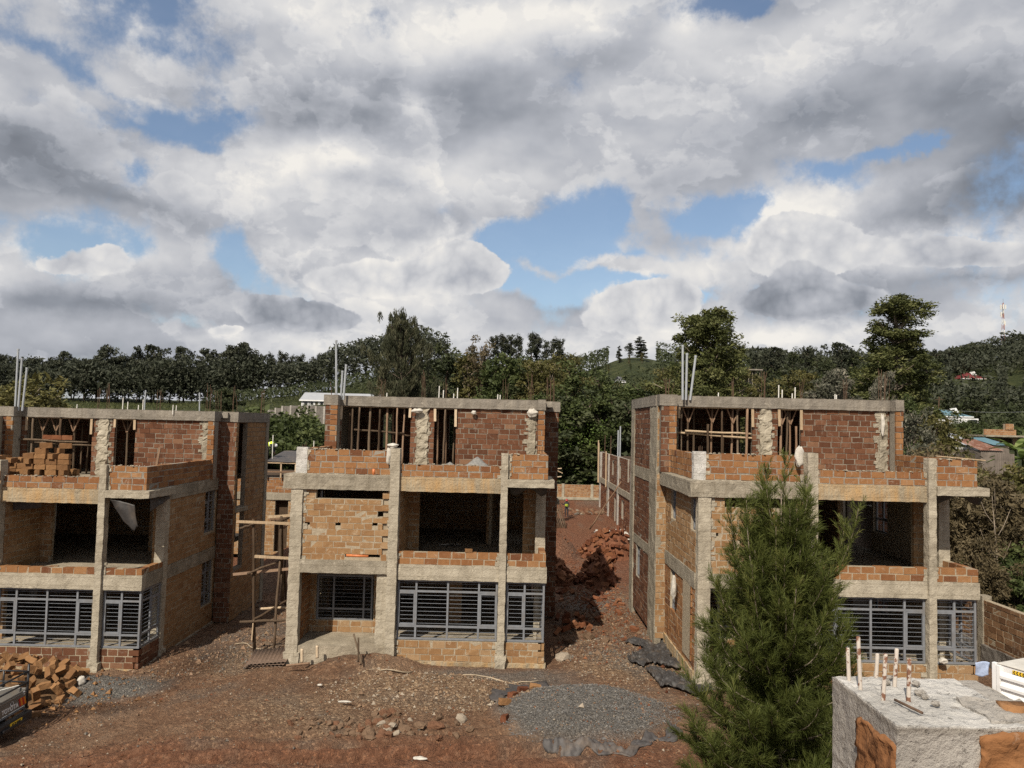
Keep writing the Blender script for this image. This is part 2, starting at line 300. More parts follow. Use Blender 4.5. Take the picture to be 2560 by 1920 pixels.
# ------------------------------------------------------------------ mesh builder
class MB:
    def __init__(s, seed=0): s.v = []; s.f = []; s.r = []; s.mi = []; s.rng = random.Random(seed); s.cur = 0
    def add(s, vs, fs, r=None):
        b = len(s.v); s.v.extend(vs); rr = s.rng.random() if r is None else r
        for f in fs: s.f.append([b+i for i in f]); s.r.append(rr); s.mi.append(s.cur)
    BF = [(0, 3, 2, 1), (4, 5, 6, 7), (0, 1, 5, 4), (1, 2, 6, 5), (2, 3, 7, 6), (3, 0, 4, 7)]
    def box(s, x0, x1, y0, y1, z0, z1, jit=0, r=None):
        vs = [(x0, y0, z0), (x1, y0, z0), (x1, y1, z0), (x0, y1, z0), (x0, y0, z1), (x1, y0, z1), (x1, y1, z1), (x0, y1, z1)]
        if jit: vs = [tuple(c+s.rng.uniform(-jit, jit) for c in v) for v in vs]
        s.add(vs, s.BF, r)
    def obox(s, mat, dx, dy, dz, jit=0, r=None):
        """box centred on a matrix"""
        vs = []
        for z in (-.5, .5):
            for x, y in ((-.5, -.5), (.5, -.5), (.5, .5), (-.5, .5)):
                p_ = Vector((x*dx, y*dy, z*dz))
                if jit: p_ += Vector([s.rng.uniform(-jit, jit) for _ in range(3)])
                vs.append(tuple(mat @ p_))
        s.add(vs, s.BF, r)
    def bar(s, p0, p1, w, h, up=(0, 0, 1), jit=0, r=None):
        p0, p1 = Vector(p0), Vector(p1); d = p1-p0; L = d.length; d.normalize(); up = Vector(up)
        if abs(d.dot(up)) > .95: up = Vector((0, 1, 0))
        sx = d.cross(up).normalized(); uz = sx.cross(d)
        m = Matrix((sx, d, uz)).transposed().to_4x4(); m.translation = (p0+p1)/2
        s.obox(m, w, L, h, jit, r)
    def rough(s, x0, x1, y0, y1, z0, z1, amp=.015, seg=.22, seed=0, fr=2.6):
        """box cut into a grid and pushed about, so cast edges are never straight"""
        n = [max(1, min(60, round((b-a)/seg))) for a, b in ((x0, x1), (y0, y1), (z0, z1))]
        idx = {}; vs = []; fs = []
        def V(i, j, k):
            key = (i, j, k)
            if key not in idx:
                q = Vector((x0+(x1-x0)*i/n[0], y0+(y1-y0)*j/n[1], z0+(z1-z0)*k/n[2]))
                q2 = q + (mnoise.noise_vector(q*fr+Vector((seed*7.1, 3.3, seed))) + .6*mnoise.noise_vector(q*fr*3.1+Vector((seed, 1.7, 9)))) * amp
                idx[key] = len(vs); vs.append(tuple(q2))
            return idx[key]
        for i in range(n[0]):
            for j in range(n[1]):
                fs.append((V(i, j, 0), V(i, j+1, 0), V(i+1, j+1, 0), V(i+1, j, 0))); fs.append((V(i, j, n[2]), V(i+1, j, n[2]), V(i+1, j+1, n[2]), V(i, j+1, n[2])))
        for i in range(n[0]):
            for k in range(n[2]):
                fs.append((V(i, 0, k), V(i+1, 0, k), V(i+1, 0, k+1), V(i, 0, k+1))); fs.append((V(i, n[1], k), V(i, n[1], k+1), V(i+1, n[1], k+1), V(i+1, n[1], k)))
        for j in range(n[1]):
            for k in range(n[2]):
                fs.append((V(0, j, k), V(0, j, k+1), V(0, j+1, k+1), V(0, j+1, k))); fs.append((V(n[0], j, k), V(n[0], j+1, k), V(n[0], j+1, k+1), V(n[0], j, k+1)))
        s.add(vs, fs)
    def tube(s, pts, rad, n=7, cap=True, r=None):
        """polyline tube with a radius per point"""
        pts = [Vector(q) for q in pts]
        if not isinstance(rad, (list, tuple)): rad = [rad]*len(pts)
        vs = []; fs = []; ref = None
        for i, q in enumerate(pts):
            d = (pts[min(i+1, len(pts)-1)]-pts[max(i-1, 0)]).normalized()
            a = ref if ref is not None else (Vector((1, 0, 0)) if abs(d.x) < .8 else Vector((0, 1, 0)))
            a = (a-d*a.dot(d)).normalized(); b = d.cross(a); ref = a
            for k in range(n):
                th = 2*math.pi*k/n; vs.append(tuple(q+(a*math.cos(th)+b*math.sin(th))*rad[i]))
        for i in range(len(pts)-1):
            for k in range(n):
                k2 = (k+1) % n; fs.append((i*n+k, i*n+k2, (i+1)*n+k2, (i+1)*n+k))
        if cap: fs.append(tuple(range(n-1, -1, -1))); fs.append(tuple((len(pts)-1)*n+k for k in range(n)))
        s.add(vs, fs, r)
    def lump(s, c, rx, ry, rz, n=6, amp=.3, seed=0, r=None):
        """an irregular stone or lump: a distorted sphere"""
        vs = [(c[0], c[1], c[2]-rz)]; fs = []; m_ = max(3, n-2)
        for i in range(1, m_):
            ph = math.pi*i/m_ - math.pi/2
            for k in range(n):
                th = 2*math.pi*(k+.5*(i % 2))/n
                f = 1+s.rng.uniform(-amp, amp)
                vs.append((c[0]+rx*f*math.cos(ph)*math.cos(th), c[1]+ry*f*math.cos(ph)*math.sin(th), c[2]+rz*f*math.sin(ph)))
        vs.append((c[0], c[1], c[2]+rz*(1+s.rng.uniform(-amp, amp*.3)))); top = len(vs)-1
        for k in range(n): fs.append((0, 1+(k+1) % n, 1+k)); fs.append((top, 1+(m_-2)*n+k, 1+(m_-2)*n+(k+1) % n))
        for i in range(m_-2):
            for k in range(n): a, b = 1+i*n+k, 1+i*n+(k+1) % n; fs.append((a, b, b+n, a+n))
        s.add(vs, fs, r)
    def mesh(s, name, mats, smooth=False):
        me = bpy.data.meshes.new(name); me.from_pydata(s.v, [], s.f)
        at_ = me.attributes.new('rnd', 'FLOAT', 'FACE'); at_.data.foreach_set('value', s.r)
        for m_ in (mats if isinstance(mats, (list, tuple)) else [mats]): me.materials.append(MATS[m_])
        if len(me.materials) > 1: me.polygons.foreach_set('material_index', s.mi)
        if smooth: me.polygons.foreach_set('use_smooth', [True]*len(me.polygons))
        me.update(); return me
    def build(s, name, mats, parent=None, smooth=False, loc=None, label=None):
        if not s.f: return None
        o = bpy.data.objects.new(name, s.mesh(name, mats, smooth)); COL.objects.link(o)
        if parent: o.parent = parent
        if loc is not None: o.location = loc
        if label: o['label'] = label
        return o

def tag(o, label=None, cat=None, group=None, kind=None):
    for k, v in (('label', label), ('category', cat), ('group', group), ('kind', kind)):
        if v: o[k] = v
    return o
def thing(name, label, cat, loc=(0, 0, 0), rz=0, group=None):
    o = bpy.data.objects.new(name, None); COL.objects.link(o); o.location = loc; o.rotation_euler = (0, 0, rz)
    o.empty_display_size = .3
    return tag(o, label, cat, group)
def copy_tree(o, parent=None):
    c = o.copy(); COL.objects.link(c)
    if parent: c.parent = parent
    for ch in list(o.children): copy_tree(ch, c)
    return c
ORD = 'first second third fourth fifth sixth seventh eighth ninth tenth eleventh twelfth thirteenth fourteenth fifteenth sixteenth seventeenth eighteenth nineteenth twentieth'.split()
def nth(i):
    if i < 20: return ORD[i]
    tens = {2: 'twenty', 3: 'thirty', 4: 'forty', 5: 'fifty', 6: 'sixty'}; t_, u = divmod(i+1, 10)
    return ({2: 'twentieth', 3: 'thirtieth', 4: 'fortieth', 5: 'fiftieth', 6: 'sixtieth'}[t_] if u == 0 else tens[t_]+'-'+ORD[u-1])

# ------------------------------------------------------------------ block walls
CO, BL = .2125, .43
def rects_minus(L, z0, z1, ops):
    """cut a wall rectangle round its openings"""
    ss = sorted({0, L, *[min(max(o_[0], 0), L) for o_ in ops], *[min(max(o_[1], 0), L) for o_ in ops]})
    zs = sorted({z0, z1, *[min(max(o_[2], z0), z1) for o_ in ops], *[min(max(o_[3], z0), z1) for o_ in ops]})
    out = []
    for i in range(len(ss)-1):
        col = []
        for k in range(len(zs)-1):
            sm, zm = (ss[i]+ss[i+1])/2, (zs[k]+zs[k+1])/2
            if any(a < sm < b and c < zm < d for a, b, c, d in ops): continue
            if col and abs(col[-1][3]-zs[k]) < 1e-6: col[-1][3] = zs[k+1]
            else: col.append([ss[i], ss[i+1], zs[k], zs[k+1]])
        out += col
    # join columns of equal height
    res = []
    for r_ in out:
        for q in res:
            if abs(q[1]-r_[0]) < 1e-6 and abs(q[2]-r_[2]) < 1e-6 and abs(q[3]-r_[3]) < 1e-6: q[1] = r_[1]; break
        else: res.append(list(r_))
    return res
def wall(root, name, x, y, ax, L, z0, z1, th, out, ops=(), mats=('brick_tan', 'mortar_tan'), seed=1, both=False, jag=False, gap=.034, label=None, relief=(.003, .015), bl=BL):
    """a wall of separate blocks on a mortar core. It starts at (x, y), runs along ax ('x' or 'y'), faces out (-1 or +1 across), th thick behind the face."""
    mb = MB(seed); rg = mb.rng
    def put(s0, s1, d0, d1, za, zb, jit, r=None):
        d0, d1 = sorted((d0, d1))
        if ax == 'x': mb.box(x+s0, x+s1, y+d0, y+d1, za, zb, jit, r)
        else: mb.box(x+d0, x+d1, y+s0, y+s1, za, zb, jit, r)
    mb.cur = 1
    for a, b, c, d in rects_minus(L, z0, z1 - (.012 if jag else 0), ops): put(a, b, 0, -out*th, c, d, 0)
    mb.cur = 0
    k = 0; zc = z0
    while zc < z1-.06:
        zt = min(zc+CO, z1)
        if z1-zt < .08: zt = z1
        s = -(k % 2)*bl*.5 - rg.uniform(0, .1)
        while s < L:
            w = bl*rg.uniform(.82, 1.12); a, b = s, s+w; s = b
            segs = [(max(a, 0), min(b, L))]
            for o0, o1, oz0, oz1 in ops:
                if min(zt, oz1)-max(zc, oz0) > .35*(zt-zc):
                    nx = []
                    for u, v in segs:
                        if o1 <= u or o0 >= v: nx.append((u, v)); continue
                        if o0 > u: nx.append((u, o0))
                        if o1 < v: nx.append((o1, v))
                    segs = nx
            for u, v in segs:
                if v-u < .07: continue
                g = gap/2*rg.uniform(.5, 1.5); pr = rg.uniform(*relief); r = rg.random()
                zg0, zg1 = zc+g*rg.uniform(.4, 1.4), zt-g*rg.uniform(.4, 1.4)
                if jag and zt >= z1-.01: zg1 = z1-rg.uniform(-.008, .022)
                u2, v2 = u+(g if u > 0.001 else -pr*.5), v-(g if v < L-.001 else -pr*.5)
                if both: put(u2, v2, out*pr, -out*(th+pr), zg0, zg1, .006, r)
                else: put(u2, v2, out*pr, -out*.09, zg0, zg1, .006, r)
        zc = zt; k += 1
    return mb.build(name, mats, root, label=label)

# ------------------------------------------------------------------ steel casement window with burglar bars
def window(root, ax, x, y, s0, s1, z0, z1, mull, rails, casements=(), bar=.135, label=None):
    """frame of square steel tube at plane (x, y); mull = fractions across, rails = heights"""
    mb = MB(5); W = .066
    def bx(a, b, za, zb, d=.05, off=0):
        if ax == 'x': mb.box(a, b, y-d/2+off, y+d/2+off, za, zb)
        else: mb.box(x-d/2+off, x+d/2+off, a, b, za, zb)
    ms = [s0]+[s0+(s1-s0)*f for f in mull]+[s1]
    for i, q in enumerate(ms):
        a = q-W/2 if 0 < i < len(ms)-1 else (q if i == 0 else q-W); bx(a, a+W, z0, z1)
    zs = [z0]+list(rails)+[z1]
    for k, q in enumerate(zs):
        a = q-W/2 if 0 < k < len(zs)-1 else (q if k == 0 else q-W); bx(s0+.002, s1-.002, a, a+W, .044)
    for c in casements:                        # an opening light has a second frame inside
        a, b = ms[c]+.035, ms[c+1]-.035; za, zb = zs[1 if len(zs) > 3 else 0]+.035, zs[2 if len(zs) > 3 else 1]-.035
        bx(a, a+.05, za, zb, .06); bx(b-.05, b, za, zb, .06); bx(a, b, za, za+.05, .058); bx(a, b, zb-.05, zb, .058)
    o = mb.build('window', 'steel_grey', root, label=label)
    g = MB(6); z = z0+bar
    while z < z1-.06:
        if all(abs(z-q) > .05 for q in zs):
            if ax == 'x': g.box(s0+.01, s1-.01, y+.03, y+.046, z-.0055, z+.0055)
            else: g.box(x+.03, x+.046, s0+.01, s1-.01, z-.0055, z+.0055)
        z += bar
    g.build('burglar_bars', 'bar_grey', o)
    return o
# ------------------------------------------------------------------ the three unfinished houses
HNAME = ['left', 'middle', 'right']
def pole(mb, p0, p1, r0, r1=None, n=6, wob=.012, seg=5):
    p0, p1 = Vector(p0), Vector(p1); r1 = r1 or r0*.8
    pts = [p0.lerp(p1, i/seg)+Vector([mb.rng.uniform(-wob, wob) for _ in range(3)])*(0 if i in (0, seg) else 1) for i in range(seg+1)]
    mb.tube(pts, [(r0+(r1-r0)*i/seg)*mb.rng.uniform(.9, 1.1) for i in range(seg+1)], n)
def house(k, ox, oy, oz, label):
    rt = thing('unfinished_house', label, 'house', (ox, oy, oz), group='unfinished three storey houses')
    rg = random.Random(100+k); S = 20*k
    def rough(name, m, *a, amp=.016, seg=.16, seed=0, label=None, fr=3.6):
        mb = MB(S+seed); mb.rough(*a, amp=amp, seg=seg, seed=S+seed, fr=fr); return mb.build(name, m, rt, smooth=False, label=label)
    # --- columns
    def column(x0, x1, y0, y1, z0, z1, m='concrete_pale', seed=0, foot=True):
        mb = MB(S+seed); mb.rough(x0, x1, y0, y1, z0, z1, amp=.019, seg=.10, seed=S+seed, fr=4)
        if foot: mb.rough(x0-.05, x1+.06, y0-.05, y1+.06, z0, .30+rg.uniform(-.1, .1), amp=.05, seg=.13, seed=S+seed+3)
        mb.build('column', m, rt)
    column(0, .40, .0, .32, -.9, 6.0, seed=1)
    column(3.40, 3.72, -.14, .25, -.9, 7.32, seed=2)
    column(7.20, 7.44, -.12, .20, -.9, 7.24, seed=3)
    column(8.48, 8.84, 1.62, 1.96, -.9, 6.12, seed=4)
    column(-.03, .36, .56, .84, 6.30, 7.27, 'concrete_white', 5, False)
    column(3.02, 3.41, .10, .45, -.3, 3.02, 'concrete_pale', 6, False)
    # --- cast beams
    rough('beam', 'concrete', .36, 3.42, -.01, .27, 3.02, 3.46, seed=11)
    rough('beam', 'concrete_pale', 3.70, 7.22, -.02, .26, 2.86, 3.38, seed=12)
    rough('beam', 'concrete_pale', 7.42, 8.84, -.02, .26, 2.86, 3.38, seed=13)
    rough('beam', 'concrete', 8.56, 8.83, .26, 6.72, 2.88, 3.37, seed=14, seg=.3)
    rough('beam', 'concrete', -.04, .24, .30, 5.05, 2.92, 3.42, seed=15, seg=.3)
    rough('beam', 'concrete', -.27, 3.42, -.03, .72, 5.86, 6.36, seed=16, amp=.02)
    rough('beam', 'concrete', -.27, .20, .70, 5.10, 5.88, 6.35, seed=17, seg=.3, amp=.02)
    rough('beam', 'concrete_stained', 3.70, 7.22, -.01, .28, 5.86, 6.36, seed=18)
    rough('balcony_slab', 'concrete_pale', 7.42, 9.04, -.22, 1.98, 6.10, 6.36, seed=19, amp=.022)
    rough('beam', 'concrete', 8.56, 8.84, 1.96, 6.72, 5.86, 6.36, seed=20, seg=.3)
    # --- floor slabs
    for z0, z1, x0 in ((.20, .54, .30), (3.10, 3.34, .10), (6.10, 6.345, -.22)):
        mb = MB(S); mb.box(x0, 8.62, .24 if z0 > 1 else 1.9, 10.95, z0, z1); mb.build('floor_slab', 'concrete_floor', rt)
    rough('porch_floor', 'concrete_floor', .12, 3.38, .04, 2.0, -.5, .55, seed=22, amp=.025)
    rough('plinth', 'concrete_stained', 3.60, 8.86, -.01, .34, -1.0, .13, seed=23, amp=.03)
    rough('plinth', 'concrete', 8.52, 8.87, .34, 6.7, -1.0, .13, seed=24, amp=.03, seg=.3)
    rough('plinth', 'concrete_stained', -.06, .26, .32, 5.0, -1.0, .22 if k < 2 else .35, seed=25, amp=.04, seg=.25)
    mb = MB(S+9); mb.box(3.66, 8.6, .3, 2.0, .2, .541); mb.build('floor_slab', 'concrete_floor', rt)
    # --- ground storey
    W = lambda *a, **kw: wall(rt, 'block_wall', *a, seed=S+kw.pop('sd', 1), **kw)
    W(.02, 1.86, 'x', 2.80, .54, 3.0, .2, -1, ops=[(.52, 2.62, .98, 2.62)], sd=31)
    W(.30, .70, 'y', 1.2, .54, 2.95, .34, 1, sd=32, mats=('brick_orange', 'mortar_tan'))
    W(-.04, .70, 'x', .34, .54, 2.95, .1, -1, sd=33, mats=('brick_orange', 'mortar_tan'), relief=(.004, .02))
    window(rt, 'x', 0, 1.90, .56, 2.60, .99, 2.60, (.30, .84), (1.38,), ())
    rough('lintel', 'concrete', .5, 2.8, 1.80, 2.05, 2.63, 3.0, seed=26)
    W(3.72, .07, 'x', 3.48, .13, .81, .2, -1, sd=34, mats=('brick_tan' if k != 0 else 'brick_brown', 'mortar_tan'))
    W(7.44, .07, 'x', 1.36, .13, .81, .2, -1, sd=35, mats=('brick_tan' if k != 0 else 'brick_brown', 'mortar_tan'))
    W(8.80, .07, 'y', 1.56, .13, .81, .2, 1, sd=36, mats=('brick_tan' if k != 0 else 'brick_brown', 'mortar_tan'))
    window(rt, 'x', 0, .12, 3.75, 7.18, .83, 2.85, (.187, .503, .813), (1.28, 2.46), (0, 3))
    window(rt, 'x', 0, .12, 7.47, 8.79, .83, 2.85, (.48,), (1.28, 2.46), (0,))
    window(rt, 'y', 8.765, 0, .17, 1.60, .83, 2.85, (.5,), (1.28, 2.46), (1,))
    W(8.80, 1.96, 'y', 4.74, .12, 2.90, .2, 1, ops=[(3.45, 4.6, 1.0, 2.88)], sd=37)
    W(0, .33, 'y', 4.72, .2, 2.95, .2, -1, ops=[(2.95, 3.75, 1.42, 2.93)], sd=38, mats=('brick_tan' if k < 2 else 'brick_orange', 'mortar_tan'))
    # --- middle storey
    holes = [(.12, .30, 4.62, 4.74), (1.18, 1.36, 4.62, 4.74), (2.45, 2.63, 4.64, 4.76), (2.62, 2.81, 4.95, 5.14)]
    W(.36, .09, 'x', 2.80, 3.44, 5.54, .2, -1, ops=holes+[(1.55, 2.75, 3.56, 3.68)], sd=41, relief=(.001, .010))
    W(.36, .095, 'x', .48, 5.54, 5.88, .2, -1, sd=42)
    for q in range(11):                                  # toothed end of the wall against the column
        if q % 2 == 0:
            mb = MB(S+q); mb.box(3.14, 3.40, .07, .3, 3.46+q*.2125, 3.46+q*.2125+.2, .008); mb.build('bonding_block', 'brick_tan', rt)
        else:
            mb = MB(S+q); mb.box(3.17, 3.40, .14, .3, 3.46+q*.2125-.01, 3.46+q*.2125+.21, .008); mb.build('bonding_block', 'mortar_tan', rt)
    lowz = 3.60 if k == 0 else 3.81
    W(3.72, .02, 'x', 3.48, 3.38, lowz, .2, -1, sd=43, both=True, mats=('brick_orange', 'mortar_tan'), jag=True)
    W(7.44, .02, 'x', 1.36, 3.38, lowz, .2, -1, sd=44, both=True, mats=('brick_orange', 'mortar_tan'), jag=True)
    W(8.80, .22, 'y', 1.40, 3.38, lowz, .2, 1, sd=45, both=True, mats=('brick_orange', 'mortar_tan'), jag=True)
    W(3.74, .28, 'y', 2.1, 3.34, 5.9, .2, 1, sd=46, mats=('brick_tan', 'mortar_tan'))
    W(3.72, 2.4, 'x', .42, 3.34, 6.08, .2, -1, sd=47); W(8.04, 2.4, 'x', .58, 3.34, 6.08, .2, -1, sd=57)
    W(.1, 9.6, 'x', 8.5, 3.34, 6.08, .2, -1, sd=48, mats=('brick_tan', 'mortar_grey'))
    W(.1, 8.4, 'x', 8.5, .54, 3.08, .2, -1, sd=49)
    W(5.2, 3.6, 'x', .55, .54, 3.08, .3, -1, sd=53)
    W(6.6, 5.2, 'y', 3.2, 3.34, 6.08, .2, -1, sd=54)
    W(8.80, 1.97, 'y', 4.73, 3.38, 5.88, .2, 1, ops=[(3.45, 4.6, 4.1, 5.86)], sd=50)
    W(0, .33, 'y', 4.72, 3.42, 5.88, .2, -1, ops=[(.02, .66, 4.72, 5.80), (2.95, 3.75, 4.72, 5.80)], sd=51)
    for y0, y1, z0, z1 in ((.37, .97, 4.73, 5.80), (3.29, 4.07, 4.73, 5.80), (3.29, 4.07, 1.43, 2.92)):
        window(rt, 'y', .10, 0, y0, y1, z0, z1, (.5,), (z0+.32, z1-.3), (), bar=.12)
    for z0, z1 in ((4.11, 5.86), (1.01, 2.88)):
        window(rt, 'y', 8.72, 0, 5.42, 6.55, z0, z1, (.5,), (z0+.5, z1-.45), (0,), bar=.14)
    # --- wings at the back, full height
    xl = .27 if k == 1 else 0.0; dy = 1.1 if k == 0 else 0.0
    W(-.36+xl, 5.02, 'x', .38, .1, 8.84, .2, -1, sd=61, bl=.36)
    rough('column', 'concrete', -.40+xl, -.16+xl, 5.02, 6.45, -.9, 8.86, seed=62, seg=.25, amp=.03)
    if True:
        W(-.36+xl, 6.45, 'y', 3.85, .1, 8.84, .2, -1, ops=[(2.2, 3.1, 1.6, 2.95)], sd=63, mats=('brick_brown', 'mortar_grey'))
        window(rt, 'y', -.28+xl, 0, 8.68, 9.52, 1.62, 2.94, (.5,), (2.5,), (), bar=.13)
        rough('beam', 'concrete', -.385+xl, -.10+xl, 6.45, 10.3, 5.86, 6.34, seed=64, seg=.3)
        rough('beam', 'concrete', -.385+xl, -.10+xl, 6.45, 10.3, 2.95, 3.35, seed=65, seg=.3)
        rough('column', 'concrete', -.42+xl, -.10+xl, 10.3, 11.1, -.9, 8.86, seed=66, seg=.25)
    W(8.86, 6.70, 'x', .68, .1, 8.84, .2, -1, sd=67, mats=('brick_brown', 'mortar_dark'), bl=.36)
    W(9.55, 6.72, 'y', 4.3, .1, 8.84, .2, 1, ops=[(.25, 1.35, 2.35, 4.80), (.25, 1.35, 5.05, 8.80)], sd=68, mats=('brick_tan' if k == 0 else 'brick_brown', 'mortar_dark'))
    rough('column', 'concrete', 9.28, 9.60, 10.7, 11.1, -.9, 8.86, seed=69, seg=.25)
    rough('stair_landing', 'concrete', 8.85, 9.68, 6.9, 8.2, 4.84, 5.0, seed=70)
    # --- top storey, set back behind the terrace
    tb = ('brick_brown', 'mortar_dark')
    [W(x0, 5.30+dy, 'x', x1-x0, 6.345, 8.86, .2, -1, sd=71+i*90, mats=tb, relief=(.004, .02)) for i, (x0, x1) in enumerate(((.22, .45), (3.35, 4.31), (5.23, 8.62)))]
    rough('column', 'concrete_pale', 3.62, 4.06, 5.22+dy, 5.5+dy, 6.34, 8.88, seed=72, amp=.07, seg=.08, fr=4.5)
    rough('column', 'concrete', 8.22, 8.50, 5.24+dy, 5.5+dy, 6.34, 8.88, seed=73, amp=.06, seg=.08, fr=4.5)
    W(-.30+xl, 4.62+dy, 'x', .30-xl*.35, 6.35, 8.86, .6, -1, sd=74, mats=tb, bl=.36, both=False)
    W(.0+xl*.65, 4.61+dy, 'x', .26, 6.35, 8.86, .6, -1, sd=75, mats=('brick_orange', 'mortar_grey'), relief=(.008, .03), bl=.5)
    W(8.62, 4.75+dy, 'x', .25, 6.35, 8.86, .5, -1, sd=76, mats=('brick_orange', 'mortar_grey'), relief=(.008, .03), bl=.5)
    rough('roof_beam', 'concrete_roof', -.38+xl, .30+xl*.6, 4.58+dy, 5.25+dy, 8.86, 9.28, seed=77)
    rough('roof_beam', 'concrete_roof', .27+xl*.6, 8.66, 5.17+dy, 5.5+dy, 8.86, 9.275, seed=78)
    rough('roof_beam', 'concrete_roof', 8.58, 8.90, 4.70+dy, 6.75+dy, 8.86, 9.28, seed=79)
    rough('roof_beam', 'concrete_roof', 8.86, 9.61, 6.65, 11.1, 8.84, 9.28, seed=80, seg=.3)
    rough('roof_beam', 'concrete_roof', -.42+xl, -.05+xl, 5.2+dy, 11.1, 8.86, 9.28, seed=81, seg=.3)
    mb = MB(S); mb.box(-.1+xl, 9.2, 5.4+dy, 11.0, 9.0, 9.235); mb.build('roof_slab', 'concrete_roof', rt)
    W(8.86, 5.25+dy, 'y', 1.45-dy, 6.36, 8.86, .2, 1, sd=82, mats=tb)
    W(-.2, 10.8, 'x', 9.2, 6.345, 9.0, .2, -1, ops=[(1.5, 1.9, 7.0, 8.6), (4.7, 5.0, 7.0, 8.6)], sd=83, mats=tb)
    # --- terrace parapets
    po = ('brick_orange', 'mortar_grey')
    P = lambda *a, **kw: wall(rt, 'parapet', *a, seed=S+kw.pop('sd'), both=True, jag=True, mats=po, **kw)
    P(.36, .60, 'x', 3.06, 6.36, 7.21, .2, -1, sd=91)
    P(3.72, .03, 'x', 3.48, 6.36, 6.79, .2, -1, sd=92)
    P(7.44, .03, 'x', 1.37, 6.36, 7.21, .2, -1, sd=93)
    P(8.80, .24, 'y', 4.5+dy, 6.36, 7.21, .2, 1, sd=94)
    P(.06, .86, 'y', 3.75+dy, 6.35, 7.21, .2, -1, sd=95)
    # --- reinforcement left standing for the next lift, conduit stubs, tall vent pipes
    spots = [(3.85, 5.5+dy, 5, 1.15), (8.35, 5.4+dy, 5, 1.25), (1.2, 10.7, 4, 1.1), (4.2, 10.8, 5, 1.2), (7.2, 10.7, 4, 1.2), (9.3, 7.0, 4, 1.2), (9.3, 10.8, 5, 1.3), (.1, 5.3+dy, 3, .7)]
    for x, y, n, h in spots:
        for q in range(n):
            mb = MB(S+q); bx, by = x+rg.uniform(-.13, .13), y+rg.uniform(-.1, .1); hh = h*rg.uniform(.75, 1.05); le = rg.uniform(-.10, .10)
            mb.tube([(bx, by, 9.1), (bx+le*.3, by, 9.2+hh*.5), (bx+le+rg.uniform(-.05, .05), by, 9.24+hh)], .0085, 4); mb.build('starter_bar', 'rebar_rust', rt)
    for x, y, h in [(4.45, 5.6+dy, .55), (4.62, 5.7+dy, .38), (5.2, 5.9+dy, .5), (6.9, 6.2, .28), (7.0, 6.3, .26), (5.05, 5.8+dy, .25), (2.2, 6.0+dy, .22)]:
        mb = MB(S); mb.tube([(x, y, 9.1), (x+.01, y, 9.24+h)], .022, 6); mb.build('conduit_stub', 'pvc_white', rt)
    tall = {0: [(.12, 4.95, 2.55, -.02), (.28, 4.9, 2.15, .04), (.40, 5.0, 1.75, .1), (4.75, 7, .95, .02), (7.3, 7, .9, -.03)],
            1: [(.30, 5.0, 2.30, -.10), (.46, 5.1, 1.05, .03), (.60, 4.95, 1.30, .06)],
            2: [(.55, 4.9, 1.95, -.02), (.70, 5.0, 1.65, .02), (.88, 5.1, 1.58, .20)]}[k]
    for x, y, h, le in tall:
        y += dy; mb = MB(S); mb.tube([(x, y, 9.1), (x+le, y, 9.24+h)], .044 if h > 1 else .03, 8); mb.tube([(x+le*.97, y, 9.17+h), (x+le, y, 9.25+h)], .052 if h > 1 else .035, 8); mb.build('vent_pipe', 'pvc', rt)
    for x, y in ((3.5, .05), (7.32, 0), (.2, .7), (8.6, 1.7)):     # short bars on the parapet columns
        for q in range(3):
            mb = MB(S); bx, by = x+rg.uniform(-.1, .1), y+rg.uniform(-.08, .08); z = 7.1 if y < 1 else 7.0
            mb.tube([(bx, by, z), (bx+rg.uniform(-.02, .02), by, 7.3+rg.uniform(.03, .16))], .008, 4); mb.build('starter_bar', 'rebar_rust', rt)
    # --- pale shuttering boards round the top openings
    for x0, x1 in ((.46, 3.34), (4.32, 5.22)):
        mb = MB(S); mb.bar((x0, 5.36+dy, 8.83), (x1, 5.36+dy, 8.83), .16, .03, jit=.004); mb.build('shuttering_board', 'plank_pale', rt)
        for xx in (x0+.02, x1-.02):
            mb = MB(S+3); L = rg.uniform(.35, .8); mb.bar((xx, 5.22+dy, 8.85), (xx+rg.uniform(-.02, .02), 5.20+dy, 8.85-L), .10, .025, (0, 1, 0)); mb.build('shuttering_board', 'plank_pale', rt)
    # --- ragged mortar where block work meets the columns
    for (xa, yf, za, zb, sgn, wmax) in ((.395, .086, 3.46, 5.85, 1, .20), (3.41, .075, 3.46, 5.85, -1, .10), (.355, .588, 6.37, 7.2, 1, .14), (3.725, .015, 6.37, 6.78, 1, .10), (7.20, .015, 6.37, 6.78, -1, .12), (7.445, .015, 6.37, 7.2, 1, .12), (3.725, .006, 3.39, 3.80, 1, .12), (7.2, .006, 3.39, 3.80, -1, .14), (7.445, .006, 3.39, 3.8, 1, .14),
                                       (3.64, 5.285+dy, 6.4, 8.84, -1, .16), (4.04, 5.285+dy, 6.4, 8.84, 1, .20), (8.22, 5.28+dy, 6.4, 8.84, -1, .24), (8.50, 5.28+dy, 6.4, 8.84, 1, .10), (3.725, .055, .15, .80, 1, .16), (7.2, .055, .15, .80, -1, .2)):
        mb = MB(S+int(xa*100)+int(za*7)); z = za
        while z < zb:
            h = mb.rng.uniform(.05, .17); w_ = wmax*mb.rng.random()**1.3; h = min(h, zb-z)
            if w_ > .015: mb.rough(min(xa-.02*sgn, xa+sgn*w_), max(xa-.02*sgn, xa+sgn*w_), yf-.018, yf+.05, z, z+h+.012, amp=.014, seg=.05, seed=int(z*50)+S, fr=9)
            z += h
        mb.build('mortar_edge', 'concrete_pale' if za < 6.38 else 'concrete', rt)['kind'] = 'stuff'
